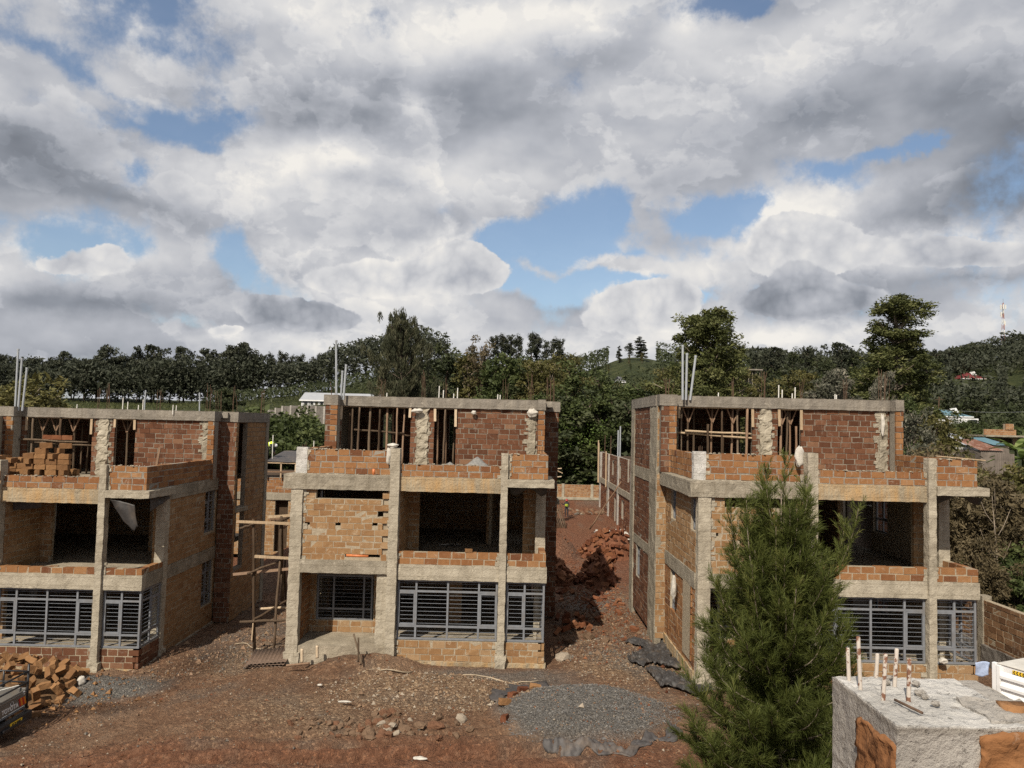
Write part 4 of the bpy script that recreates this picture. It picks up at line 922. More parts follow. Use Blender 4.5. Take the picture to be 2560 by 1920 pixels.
def sp_ochre(r, n): return np.stack([-15.0+1.6*r.normal(size=n), 24.3+1.2*r.normal(size=n)], -1)
gravel('gravel', 700, sp_ochre, .045, ('brick_ochre', 'brick_ochre', 'stone_brown'), 12)
def sp_redbits(r, n): return np.stack([np.clip(4.6+1.1*r.normal(size=n), 2, 8), 42+7*r.normal(size=n)], -1)
gravel('gravel', 1500, sp_redbits, .05, ('brick_red', 'brick_rubble'), 13)
gravel('gravel', 3000, sp_left, .032, ('stone_brown', 'stone_grey', 'pebble', 'plank_brown'), 9)

# ------------------------------------------------------------------ rumpled sheets
def sheet(name, mat, label, cat, pts_fn, nu, nv, seed, amp=.08, fr=2.2, lift=.03, ground=True, group=None):
    mb = MB(seed); vs = []; fs = []
    for i in range(nu+1):
        for j in range(nv+1):
            q = Vector(pts_fn(i/nu, j/nv)); w = Vector((q.x*fr, q.y*fr, q.z*fr+seed))
            r_ = abs(mnoise.noise(w))+.5*abs(mnoise.noise(w*2.3))
            if ground: q.z = gz(q.x, q.y)+lift+amp*2.2*(.55-r_)*(1 if 0 < i < nu and 0 < j < nv else .3)
            else: q += Vector(mnoise.noise_vector(w))*amp
            vs.append(tuple(q))
    c0 = Vector(vs[0]); vs = [tuple(Vector(v)-c0) for v in vs]
    for i in range(nu):
        for j in range(nv): a = i*(nv+1)+j; fs.append((a, a+nv+1, a+nv+2, a+1))
    mb.add(vs, fs); o = mb.build(name, mat, None, True, c0); md = o.modifiers.new('thick', 'SOLIDIFY'); md.thickness = .006
    return tag(o, label, cat, group)
def edge_fn(a0, a1, r0, r1):
    def fn(u, v):
        a = R(a0+(a1-a0)*u); w = 1+.05*math.sin(u*17)+.03*math.sin(u*41+1); q = (r0+(r1-r0)*v)*w
        return (2.2+2.6*q*math.cos(a), 22.45+2.4*q*math.sin(a), 0)
    return fn
sheet('tarpaulin', 'tarp', 'dark creased plastic sheet showing along the front of the grey chippings', 'tarpaulin', edge_fn(246, 338, .99, 1.12), 110, 14, 3, .06, 6.0, .0)
sheet('tarpaulin', 'tarp', 'strip of dark sheet behind the block kerb of the grey chippings', 'tarpaulin', edge_fn(108, 160, .93, 1.10), 22, 6, 5, .05, 3.0)
sheet('plastic_sheet', 'black_plastic', 'large crumpled black sheet thrown on the gravel near the right house', 'plastic sheet', lambda u, v: (4.5+1.55*u+.5*math.sin(v*6)+.35*v, 29.6-3.0*v+.4*math.sin(u*7), 0), 84, 92, 11, .085, 4.2, .09)
sheet('plastic_sheet', 'black_plastic', 'second crumpled black sheet lying closer to the green tree', 'plastic sheet', lambda u, v: (4.7+1.55*u+.2*v, 26.2-1.7*v+.3*math.sin(u*8)-.8*u, 0), 74, 64, 17, .085, 4.4, .09)
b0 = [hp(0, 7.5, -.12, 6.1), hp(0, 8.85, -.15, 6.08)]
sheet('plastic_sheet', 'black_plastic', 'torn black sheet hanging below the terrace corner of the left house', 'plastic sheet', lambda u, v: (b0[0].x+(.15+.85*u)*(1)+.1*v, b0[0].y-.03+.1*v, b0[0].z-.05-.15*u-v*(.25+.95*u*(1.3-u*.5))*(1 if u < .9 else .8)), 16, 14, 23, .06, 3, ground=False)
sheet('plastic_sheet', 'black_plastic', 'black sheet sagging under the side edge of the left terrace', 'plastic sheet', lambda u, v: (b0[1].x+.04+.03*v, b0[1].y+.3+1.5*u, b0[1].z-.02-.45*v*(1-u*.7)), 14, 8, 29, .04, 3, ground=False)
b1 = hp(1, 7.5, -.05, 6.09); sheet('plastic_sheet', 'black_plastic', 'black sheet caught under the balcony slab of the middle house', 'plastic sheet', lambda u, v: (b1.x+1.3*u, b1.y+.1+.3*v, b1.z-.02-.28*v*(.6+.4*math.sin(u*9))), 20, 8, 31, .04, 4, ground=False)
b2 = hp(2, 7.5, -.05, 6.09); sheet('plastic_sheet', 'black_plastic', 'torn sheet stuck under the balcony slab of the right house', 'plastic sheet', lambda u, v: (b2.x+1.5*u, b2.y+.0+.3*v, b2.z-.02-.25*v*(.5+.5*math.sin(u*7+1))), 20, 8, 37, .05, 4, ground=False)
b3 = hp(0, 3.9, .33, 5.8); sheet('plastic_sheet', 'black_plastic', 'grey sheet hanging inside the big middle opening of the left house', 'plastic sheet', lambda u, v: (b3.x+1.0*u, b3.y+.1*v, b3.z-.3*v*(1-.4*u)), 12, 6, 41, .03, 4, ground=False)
def bag(loc, s, label, seed, cat='bag', mat='bag_white', grp=None):
    mb = MB(seed); mb.lump((0, 0, 0), s[0], s[1], s[2], 10, .32)
    o = mb.build('empty_sack', mat, None, False, loc); sd = o.modifiers.new('s', 'SUBSURF'); sd.levels = 1; sd.render_levels = 1; return tag(o, label, cat, grp)
bag(hp(1, 3.42, .1, 7.40), (.22, .2, .10), 'crumpled white sack lying on the tall column of the middle house', 1); bag(hp(1, 3.25, .45, 7.05), (.10, .08, .30), 'white sack hanging down beside the tall column of the middle house', 2)
bag(hp(2, 3.30, .35, 7.18), (.16, .12, .34), 'wrinkled white sack wrapped on the terrace corner behind the green tree', 3); bag(hp(2, 8.3, 5.15, 8.35), (.09, .08, .42), 'narrow white sack hung on the back terrace wall of the right house', 4)
bag(hp(1, 8.35, 5.12, 8.75), (.24, .12, .18), 'white sack stuffed on the back wall column of the middle house', 5); bag(hp(1, 3.62, 5.05, 8.72), (.26, .12, .10), 'white sack on the plaster column between the top openings of the middle house', 6)
bag(hp(1, 5.95, 5.12, 8.70), (.12, .09, .09), 'small white bag tucked into the dark top wall of the middle house', 16)
bag(at(203, 1702, 25.2), (.14, .12, .16), 'torn white plastic bag beside the orange block heap', 7); bag(at(874, 1666, 25.8), (.13, .1, .06), 'small white rag on the earth before the porch', 8)
bag(at(800, 1712, 24.2), (.09, .06, .03), 'white scrap on the soil before the middle house', 9); bag(at(862, 1754, 22.6), (.2, .06, .03), 'long white plaster scrap left of the rubble stones', 10); bag(at(1050, 1896, 19.4), (.2, .08, .04), 'white plaster lump on the red track', 11)
bag(hp(2, 7.6, -.15, 1.0), (.14, .12, .10), 'white rag on the window sill of the right house', 12); bag(hp(2, -.2, 2.6, 2.5), (.10, .12, .42), 'white sack hanging from the long side wall of the right house', 13)
bag(hp(2, -.05, 5.0, 6.15), (.18, .2, .16), 'white sack stuck on the slab corner of the right house', 14)
# ------------------------------------------------------------------ sheets of iron, boards, stakes, hoses
for i in range(3):
    mb = MB(i); n = 40
    for q in range(n): x0 = -.66+1.32*q/n; z = .018*math.sin(q*1.6); z2 = .018*math.sin((q+1)*1.6); mb.add([(x0, -.62, z), (x0+1.32/n, -.62, z2), (x0+1.32/n, .62, z2), (x0, .62, z), (x0, -.62, z+.004), (x0+1.32/n, -.62, z2+.004), (x0+1.32/n, .62, z2+.004), (x0, .62, z+.004)], MB.BF)
    p_ = at(671, 1650-i*4, 26.9); o = mb.build('iron_sheet', 'rusty_sheet', None, True, (p_.x+.03*i, 26.9, gz(p_.x, 26.9)+.10+.07*i)); o.rotation_euler = (.12, -.03-.02*i, .05*i)
    tag(o, f"{['bottom', 'middle', 'top'][i]} rusty corrugated sheet in the low stack under the scaffold", 'metal sheet', 'rusty sheets')
def ground_stick(name, a, b, ya, yb, r, mat, label, cat, sag=0):
    p0, p1 = at(*a, ya), at(*b, yb); mb = MB(int(a[0])); pts = []
    for i in range(9):
        q = p0.lerp(p1, i/8); q.z = max(q.z, gz(q.x, q.y)+r) if not sag else gz(q.x, q.y)+r+.015; q.x += .05*sag*math.sin(i*1.3); q.y += .12*sag*math.sin(i*.9); pts.append(q-p0)
    mb.tube(pts, r, 7); return tag(mb.build(name, mat, None, True, p0), label, cat)
ground_stick('hose', (907, 1657), (1034, 1668), 25.3, 25.6, .022, 'hose', 'pale hose lying on the earth before the middle house windows', 'hose', 1)
ground_stick('hose', (1158, 1684), (1350, 1686), 25.2, 25.0, .022, 'hose', 'thin pale hose crossing the grey gravel near the middle house', 'hose', 1)
ground_stick('hose', (590, 1560), (690, 1600), 29.8, 28.2, .022, 'hose', 'grey hose curling on the ground behind the scaffold', 'hose', 1.6)
ground_stick('timber_stake', (905, 1660), (884, 1585), 25.4, 25.9, .03, 'pole_wood', 'thin wooden stake leaning before the porch, taller of two', 'stake'); ground_stick('timber_stake', (896, 1655), (896, 1594), 25.5, 25.6, .03, 'pole_wood', 'thin upright wooden stake before the porch, shorter of two', 'stake')
ground_stick('timber_stake', (755, 1656), (755, 1622), 26.1, 26.1, .05, 'plank_pale', 'short wooden post at the porch corner nearer its column', 'post'); ground_stick('timber_stake', (793, 1645), (793, 1614), 26.2, 26.2, .05, 'plank_pale', 'short wooden post below the middle of the porch', 'post')
ground_stick('timber_plank', (715, 1664), (775, 1658), 25.7, 25.9, .04, 'plank_brown', 'old plank lying on the ground before the porch', 'plank')
mb = MB(3); mb.bar((0, 0, 0), (.06, .15, .95), .08, .05); tag(mb.build('timber_stake', 'plank_brown', None, False, hp(0, 8.65, 1.0, 6.9)), 'upright wooden stake on the terrace parapet of the left house', 'stake')
mb = MB(3); mb.bar((0, 0, 0), (1.5, -.12, -.10), .10, .03); tag(mb.build('timber_plank', 'plank_pale', None, False, hp(2, 7.6, .2, 7.32)), 'pale plank resting on the terrace parapet of the right house', 'plank')
mb = MB(3); mb.tube([(0, 0, 0), (.75, .02, -.02)], .055, 9); tag(mb.build('plastic_pipe', 'pvc_orange', None, True, hp(1, 1.95, .12, 3.62)), 'orange drain pipe lying in the slot of the middle house wall', 'pipe')
mb = MB(3); mb.tube([(0, 0, 0), (0, 0, .22)], .05, 9); tag(mb.build('plastic_pipe', 'pvc_orange', None, True, hp(1, 2.75, .35, 6.36)), 'short orange pipe standing on the ledge of the middle house', 'pipe')
for s_, (a, b) in enumerate((((.0, .0, 0), (.75, -.1, -.02)), ((-.1, .1, .0), (.6, .05, .03)))):
    pass
# heap of grey ballast on the middle terrace, rags on its floor
def cone(name, loc, r, h, mat, label, cat, seed):
    mb = MB(seed); n, m_ = 22, 8; vs = [(0, 0, h)]; fs = []
    for i in range(1, m_+1):
        for k in range(n):
            a = 2*math.pi*k/n; q = i/m_; vs.append((r*q*math.cos(a)*(1+.08*mb.rng.uniform(-1, 1)), r*.8*q*math.sin(a), h*(1-q)**1.15+.03*mb.rng.uniform(-1, 1)*(1-q)))
    for k in range(n): fs.append((0, 1+k, 1+(k+1) % n))
    for i in range(m_-1):
        for k in range(n): a = 1+i*n+k; b = 1+i*n+(k+1) % n; fs.append((a, a+n, b+n, b))
    mb.add(vs, fs); return tag(mb.build(name, mat, None, True, loc), label, cat)
cone('ballast_heap', hp(1, 6.25, 2.6, 6.34), .95, .66, 'sand_grey', 'grey heap of ballast on the terrace of the middle house', 'heap', 2)
cone('ballast_heap', hp(1, 5.2, 3.0, 6.34), .7, .42, 'sand_grey', 'lower grey heap on the terrace before the narrow opening', 'heap', 3)
sheet('rag', 'bag_white', 'crumpled cement bags on the dark floor of the middle house', 'bag', lambda u, v: (hp(1, 4.7, 4.2, 0).x+.9*u, hp(1, 0, 4.3, 0).y+.5*v, 3.40), 16, 10, 43, .07, 4, ground=False)
block(YEL[2], hp(1, 6.15, .08, 3.88), (0, 0, .3), 'broken orange block left on the low sill of the middle house', 'single orange blocks on sills', .6)
block(YEL[3], hp(0, 5.2, .9, 3.42), (0, 0, .1), 'broken pale block on the wet floor of the left house', 'single orange blocks on sills', .7)
# timber shuttering at the terrace end of the left house
fw = thing('timber_shuttering', 'dark stacked shuttering boards with pale planks at the cut end of the left terrace', 'shuttering', hp(0, 3.3, -.1, 5.95))
mb = MB(2)
for i in range(6): mb.box(-.45, .22, -.05, .45, .12*i+.05, .12*i+.16, .015)
mb.build('board_stack', 'pole_dark', fw)
for i, z in enumerate((.12, .62)): mb = MB(i); mb.bar((-.5, -.12, z), (.52, -.14, z-.01), .05, .10); mb.build('plank', 'plank_pale', fw)
mb = MB(8); mb.bar((.42, -.1, .55), (.44, -.1, 1.0), .07, .05); mb.build('post', 'plank_brown', fw)
# ------------------------------------------------------------------ text helper
def text(body, parent, M, size, mat, name='lettering', ext=.003):
    cu = bpy.data.curves.new(name, 'FONT'); cu.body = body; cu.size = size; cu.extrude = ext; cu.align_x = 'CENTER'; cu.align_y = 'CENTER'; cu.offset = .006*size/.2
    o = bpy.data.objects.new(name, cu); COL.objects.link(o); cu.materials.append(MATS[mat])
    bpy.context.view_layer.update(); me_ = bpy.data.meshes.new_from_object(o.evaluated_get(bpy.context.evaluated_depsgraph_get())); bpy.data.objects.remove(o)
    o = bpy.data.objects.new(name, me_); COL.objects.link(o); o.parent = parent; o.matrix_local = M; return o
# ------------------------------------------------------------------ pickup, its tail towards the middle house
g0 = -.86
pk = thing('pickup_truck', 'silver pickup with black rail frame, tailgate lettered and striped at its ends', 'pickup', (-13.62, 21.6, g0))
Wd = .78     # half width along y
def pb(name, mat, *boxes, bev=0, parent=None, jit=0):
    mb = MB(1)
    for b_ in boxes: mb.box(*b_, jit)
    o = mb.build(name, mat, parent or pk)
    if bev: q = o.modifiers.new('b', 'BEVEL'); q.width = bev; q.segments = 2
    return o
tg = pb('tailgate', 'silver_paint', (-.05, 0, -Wd, Wd, .80, 1.24), bev=.02)
pb('tailgate_moulding', 'silver_paint', (-.01, .018, -Wd+.04, Wd-.04, 1.15, 1.19), (-.01, .012, -Wd+.04, Wd-.04, 1.08, 1.10), parent=tg, bev=.006)
TX = Matrix(((0, 0, 1, 0), (1, 0, 0, 0), (0, 1, 0, 0), (0, 0, 0, 1)))
def tm(x, y, z): m_ = TX.copy(); m_.translation = (x, y, z); return m_
text('TOYOTA', tg, tm(.006, .06, .925), .17, 'letter_silver')
st_ = MB(2); st_.tube([(0, .13, 1.045), (.008, .13, 1.045)], .068, 20); o = st_.build('speed_sticker', 'white_paint', tg); text('80', o, tm(.010, .13, 1.045), .085, 'black_paint')
st_ = MB(2); st_.tube([(0, .13, 1.045), (.006, .13, 1.045)], .078, 20); st_.build('sticker_rim', 'black_paint', tg)
for s in (-1, 1):
    yc = s*.60; mb = MB(3)
    for q, (c0_) in enumerate(range(4)):
        ya, yb = yc-.15+.075*q, yc-.15+.075*(q+1); mb.cur = q % 2
        mb.add([(.004, ya, .84), (.004, yb, .84), (.004, yb-s*.0, 1.07), (.004, ya, 1.07)], [(0, 1, 2, 3)])
    mb.v = [(x, y+(z-.95)*.35*-s, z) for x, y, z in mb.v]
    mb.build('reflective_panel', ['red_paint', 'orange_paint'], tg)
mb = MB(4); mb.tube([(.004, .66, 1.17), (.010, .66, 1.17)], .05, 16); mb.build('round_sticker', 'white_paint', tg)
pb('bed_side', 'silver_paint', (-2.0, -.04, Wd, Wd+.07, .62, 1.26), bev=.02); pb('bed_side', 'silver_paint', (-2.0, -.04, -Wd-.07, -Wd, .62, 1.26), bev=.02)
pb('bed_floor', 'steel_grey', (-2.0, -.06, -Wd, Wd, .70, .76)); pb('bumper', 'black_paint', (-.02, .16, -Wd-.06, Wd+.06, .42, .66), bev=.03); pb('bumper_step', 'black_paint', (.10, .22, -.5, .5, .46, .54), bev=.01)
npl = pb('number_plate', 'yellow_paint', (.165, .175, -.16, .36, .50, .61)); text('KCY 626F', npl, tm(.178, .10, .555), .088, 'black_paint')
for s in (-1, 1): pb('tail_light', 'red_paint', (-.10, .01, s*(Wd+.035)-.03, s*(Wd+.035)+.03, .82, 1.18), bev=.01)
mb = MB(5)
for z in (1.42, 1.72): mb.tube([(.0, -Wd, z), (.0, Wd+.03, z)], .028, 8); mb.tube([(0, Wd+.03, z), (-2.0, Wd+.03, z)], .026, 8); mb.tube([(0, -Wd-.03, z), (-2.0, -Wd-.03, z)], .026, 8)
for y in (-Wd-.03, Wd+.03):
    mb.tube([(0, y, .70), (0, y, 1.92)], .032, 8)
    for x in (-.7, -1.4, -2.0): mb.tube([(x, y, 1.2), (x, y, 1.74)], .026, 8)
mb.build('rail_frame', 'black_paint', pk, True)
pb('cab', 'silver_paint', (-3.9, -2.05, -.80, .80, .60, 1.25), (-3.45, -2.08, -.70, .70, 1.25, 1.86), bev=.06); pb('rear_window', 'glass_dark', (-2.085, -2.07, -.58, .58, 1.36, 1.74)); pb('bonnet', 'silver_paint', (-5.0, -3.9, -.78, .78, .55, 1.10), bev=.06)
for x in (-.95, -4.1):
    for s in (-1, 1):
        mb = MB(6); mb.tube([(x, s*.62, .36), (x, s*.84, .36)], .36, 24); w = mb.build('wheel', 'rubber', pk); mb = MB(6); mb.tube([(x, s*.80, .36), (x, s*.85, .36)], .20, 16); mb.build('rim', 'letter_silver', w)
bx_ = MB(7); bx_.bar((-.9, -.7, 1.36), (-.2, .72, 1.34), .05, .03); tag(bx_.build('white_pole', 'pvc_white', None, False, pk.location), 'thin white pole lying across the rails of the pickup', 'pole')

# ------------------------------------------------------------------ white box lorry, cut by the edge of the view
tr = thing('box_lorry', 'white lorry box with slatted side and yellow and black arrow tape', 'lorry', (10.5, 16.7, .30), rz=math.atan2(-.9, .436))
L, Hh, B0, Wt = 5.2, 3.07, .95, 2.1      # local x runs from the far end towards the viewer, local +y is away to the right
# the side seen is local y = 0
pb('side_panel', 'white_paint', (0, L, .02, .06, B0, Hh), parent=tr); pb('side_panel', 'white_paint', (0, L, Wt-.06, Wt-.02, B0, Hh), parent=tr)
pb('roof', 'truck_top', (0, L, .0, Wt, Hh, Hh+.03), parent=tr, bev=.01); pb('end_panel', 'white_paint', (0, .04, .06, Wt-.06, B0, Hh), parent=tr); pb('end_panel', 'white_paint', (L-.04, L, .06, Wt-.06, B0, Hh), parent=tr)
for x in (0, .78, 1.56, 2.34, 3.12, 3.9, 4.68, 5.12):
    pb('side_post', 'white_paint', (x, x+.085, -.045, .03, B0-.05, Hh-.01), parent=tr, bev=.008)
pb('corner_post', 'white_paint', (-.10, -.01, -.03, .06, B0-.05, Hh+.02), parent=tr, bev=.01)
for i in range(10):
    z = Hh-.13-.205*i; mb = MB(i)
    if z-.21 < B0: break
    mb.add([(.09, -.002, z), (L-.02, -.002, z), (L-.02, -.055, z-.08), (.09, -.055, z-.08), (L-.02, -.055, z-.135), (.09, -.055, z-.135), (L-.02, -.002, z-.203), (.09, -.002, z-.203)], [(0, 1, 2, 3), (3, 2, 4, 5), (5, 4, 6, 7)])
    mb.build('side_slat', 'white_paint', tr)
for sgn, xs in ((-1, [.36+.062*i for i in range(6)]), (1, [.98+.062*i for i in range(8)]), (1, [1.75+.062*i for i in range(8)])):
    mb = MB(4); mb.add([(xs[0]-.04, -.003, Hh-.115), (xs[-1]+.05, -.003, Hh-.115), (xs[-1]+.05, -.003, Hh-.035), (xs[0]-.04, -.003, Hh-.035)], [(0, 1, 2, 3)]); tp = mb.build('arrow_tape', 'yellow_paint', tr)
    mb = MB(5)
    for x in xs:
        for s in (-1, 1):
            z0 = Hh-.075; mb.add([(x-sgn*.02, -.006, z0+s*.037), (x+sgn*.003, -.006, z0+s*.037), (x+sgn*.026, -.006, z0), (x+sgn*.003, -.006, z0)], [(0, 1, 2, 3)])
    mb.build('arrow', 'black_paint', tp)
pb('chassis', 'black_paint', (.2, L+1.5, .5, Wt-.5, .62, B0-.02), parent=tr); pb('cab', 'white_paint', (L+.15, L+1.8, .08, Wt-.08, .6, 2.45), parent=tr, bev=.08); pb('windscreen', 'glass_dark', (L+1.79, L+1.81, .25, Wt-.25, 1.6, 2.3), parent=tr)
for x in (.9, L+.9):
    for y in (.18, Wt-.18):
        mb = MB(6); mb.tube([(x, y-.14, .45), (x, y+.14, .45)], .45, 22); w = mb.build('wheel', 'rubber', tr); mb = MB(6); mb.tube([(x, y-.16, .45), (x, y-.12, .45)], .24, 14); mb.build('rim', 'steel_grey', w)
cl = tr.matrix_world if False else None
pq = Vector((10.5, 16.7, 0))+Vector((-.436*0, .9*0, 0)); sheet('shirt', 'cloth_blue', 'pale blue shirt hung at the far corner of the white lorry', 'shirt', lambda u, v: (10.14+.28*u, 16.86, 3.36-.33*v*(1-.3*abs(u-.6))), 10, 10, 3, .05, 4, ground=False)

# ------------------------------------------------------------------ wall end in front of the camera
pw = thing('wall_end', 'rough block wall end topped with white mortar and cut reinforcing bars', 'wall', (1.36, 2.72, 0))
pwl = pw.location
def prough(name, mat, *a, amp=.012, seg=.05, seed=1, fr=5):
    mb = MB(seed); mb.rough(*a, amp=amp, seg=seg, seed=seed, fr=fr); return mb.build(name, mat, pw)
prough('concrete_core', 'concrete_grey', 0, .60, 0, .53, 6.1, 7.19, amp=.004, seg=.018, fr=14); prough('concrete_core', 'concrete_grey', .03, .60, .03, .50, -.2, 6.11, seg=.4)
prough('mortar_cap', 'concrete_white', .004, .50, .004, .526, 7.172, 7.196, amp=.007, seg=.014, fr=16)
prough('mortar_cap', 'concrete_white', .545, 1.3, -.008, .24, 6.1, 7.20, amp=.012, seg=.018, fr=16)
prough('concrete_core', 'concrete_grey', .36, .60, .04, .26, 6.9, 7.205, amp=.014, seg=.018, fr=16)
mb = MB(4); mb.rough(-.014, .05, .0, .285, 6.5, 7.12, amp=.020, seg=.02, seed=4, fr=13); mb.build('clay_block', 'brick_orange', pw, smooth=True)
mb = MB(5); mb.rough(.285, .475, -.016, .05, 6.5, 7.175, amp=.020, seg=.02, seed=8, fr=13); mb.r = [.35]*len(mb.r); mb.build('clay_block', 'brick_orange', pw, smooth=True)
mb = MB(6); mb.rough(.47, .56, .13, .20, 7.17, 7.222, amp=.015, seg=.04, seed=3, fr=7); mb.build('clay_block', 'brick_orange', pw, smooth=True)
prough('coping', 'concrete_floor', .75, 1.55, 1.75, 2.0, 6.3, 6.70, amp=.01, seg=.1)
mm, t = material('rebar_plastered'); co = objco(t); c = t.mix(t.mr(t.noise(co, 34, 5, .65), .53, .58), (.46, .41, .36), (.17, .085, .055)); finish(t, c, .9, t.noise(co, 60, 4, .6), .5, .004, .1)
for X, Y, h in ((1.405, 3.2, .125), (1.402, 3.09, .20), (1.533, 3.235, .095), (1.432, 2.966, .17), (1.549, 3.115, .15), (1.528, 2.966, .155)):
    mb = MB(int(X*999)); x, y = X-1.36, Y-2.72; le = mb.rng.uniform(-.008, .008); mb.tube([(x, y, 7.15), (x, y, 7.2), (x+le, y, 7.2+h*.6), (x+le*1.6, y, 7.2+h-.004), (x+le*1.6, y, 7.2+h)], [.0084, .0082, .0078, .0078, .006], 10); mb.build('reinforcing_bar', 'rebar_plastered', pw, True)
mb = MB(3); a, b = at(2237, 1742, 2.93), at(2306, 1776, 2.80); a.z = b.z = 7.212; mb.tube([(0, 0, 0), b-a], .005, 7); tag(mb.build('steel_offcut', 'rebar_rust', None, True, a), 'rusty steel offcut lying on the white mortar of the wall end', 'steel rod')
for i, (px, py, s) in enumerate(((2215, 1712, .012), (2225, 1700, .010), (2300, 1738, .014), (2312, 1748, .010), (2290, 1715, .012), (2340, 1765, .011))):
    q = at(px, py, 2.95); k_ = 1.0/(EYE-q.z); mb = MB(i+50); mb.lump((0, 0, 0), s*1.6, s*1.2, s, 6, .3); tag(mb.build('mortar_crumb', 'concrete_grey', None, False, (q.x*k_, 2.95*k_, 7.21)), 'grey crumb of mortar lying on the white wall top', 'crumb', 'mortar crumbs')
# ------------------------------------------------------------------ foliage
def leaves_mesh(name, C, size, mat, rg_, aspect=.5, up=.0, clump=None, hang=0.0, axis_=None):
    """one kite-shaped leaf spray per row of C"""
    n = len(C); a = rg_.normal(size=(n, 3)) if axis_ is None else axis_+rg_.normal(size=(n, 3))*.35
    a[:, 2] = a[:, 2]*(1-abs(hang)) - hang
    a /= np.linalg.norm(a, axis=1, keepdims=True)+1e-9
    b = np.cross(a, rg_.normal(size=(n, 3))+np.array([0, 0, up])); b /= np.linalg.norm(b, axis=1, keepdims=True)+1e-9
    s = (size*rg_.lognormal(0, .3, n))[:, None]
    V = np.stack([C-a*s*.5, C+b*s*aspect*.5, C+a*s*.5, C-b*s*aspect*.5], 1).reshape(-1, 3)
    me_ = bpy.data.meshes.new(name); me_.vertices.add(4*n); me_.vertices.foreach_set('co', V.ravel())
    me_.loops.add(4*n); me_.loops.foreach_set('vertex_index', np.arange(4*n)); me_.polygons.add(n); me_.polygons.foreach_set('loop_start', np.arange(0, 4*n, 4))
    at_ = me_.attributes.new('rnd', 'FLOAT', 'FACE'); r_ = rg_.random(n)*.55 if clump is None else np.clip(clump*.65+rg_.random(n)*.4, 0, 1)
    at_.data.foreach_set('value', r_.astype(np.float32)); me_.materials.append(MATS[mat]); me_.update(calc_edges=True); return me_
def tree_mesh(style, seed):
    """trunk + crown meshes for a tree one unit = one metre, about the height given by its style"""
    rg_ = np.random.default_rng(seed); r = random.Random(seed); P = STY[style]; Ht = P['h']; mb = MB(seed); C = []; CL = []; AX = []
    tr_ = P.get('tr', .018)*Ht; lean = Vector((r.uniform(-.04, .04), r.uniform(-.04, .04), 0))*Ht
    tp = [Vector((lean.x*(i/7)**2+.01*Ht*r.uniform(-1, 1), lean.y*(i/7)**2+.01*Ht*r.uniform(-1, 1), Ht*P['top']*i/7)) for i in range(8)]
    mb.tube(tp, [tr_*(1-.8*i/7)+.01 for i in range(8)], 6)
    nb = P['nb']
    for i in range(nb):
        t_ = P['t0']+(1-P['t0'])*((i+r.random()*.8)/nb); k = t_*7; i0 = min(6, int(k)); st_ = tp[i0].lerp(tp[i0+1], k-i0)
        az_ = i*2.4+r.uniform(-.5, .5); q = (t_-P['t0'])/(1-P['t0']); L_ = Ht*P['w']*float(np.interp(q, P['px'], P['py']))*r.uniform(.65, 1.2); upa = P['up']+r.uniform(-.25, .25)+.5*q
        d = Vector((math.cos(az_)*math.cos(upa), math.sin(az_)*math.cos(upa), math.sin(upa))); e = st_+d*L_; mid = st_.lerp(e, .5)+Vector((0, 0, -.04*L_))
        if L_ > .3: mb.tube([st_, mid, e], [tr_*.35, tr_*.22, tr_*.08], 4, False)
        nc = max(1, int(P['nc']*(.4+L_/(Ht*P['w']))))
        for c in range(nc):
            f = r.uniform(P.get('in', .35), 1.05); cc = st_.lerp(e, f)+Vector((r.gauss(0, 1), r.gauss(0, 1), r.gauss(0, .8)))*P['cr']*Ht*.6
            nl = int(P['nl']*r.uniform(.6, 1.3)); sc_ = np.array([1, 1, P.get('flat', .75)])*P['cr']*Ht*r.uniform(.6, 1.2)
            pts = rg_.normal(size=(nl, 3)); pts /= (np.linalg.norm(pts, axis=1, keepdims=True)+1e-9); pts *= rg_.random((nl, 1))**.45
            if P.get('spray'): pts = pts*np.array([.55, .55, 1.9])
            C.append(np.array(cc)+pts*sc_); CL.append(np.full(nl, r.random())); AX.append(np.tile(np.array(d)*.5+np.array([0, 0, P.get('ax', 0)]), (nl, 1)))
    C = np.concatenate(C); CL = np.concatenate(CL); C[:, 2] = np.maximum(C[:, 2], .02*Ht)
    cm = leaves_mesh('crown', C, P['ls'], P['mat'], rg_, P.get('asp', .5), .6, CL, P.get('hang', 0), np.concatenate(AX) if P.get('ax') else None)
    return mb.mesh('trunk', P.get('bark', 'bark'), True), cm, float(C[:, 2].max())
FULL = ([0, .2, .6, 1], [.75, 1, .75, .25]); OVAL = ([0, .4, .8, 1], [.5, 1, .8, .3]); CONE = ([0, .15, 1], [.8, 1, .12]); UMB = ([0, .35, .7, 1], [.7, .75, 1, .75])
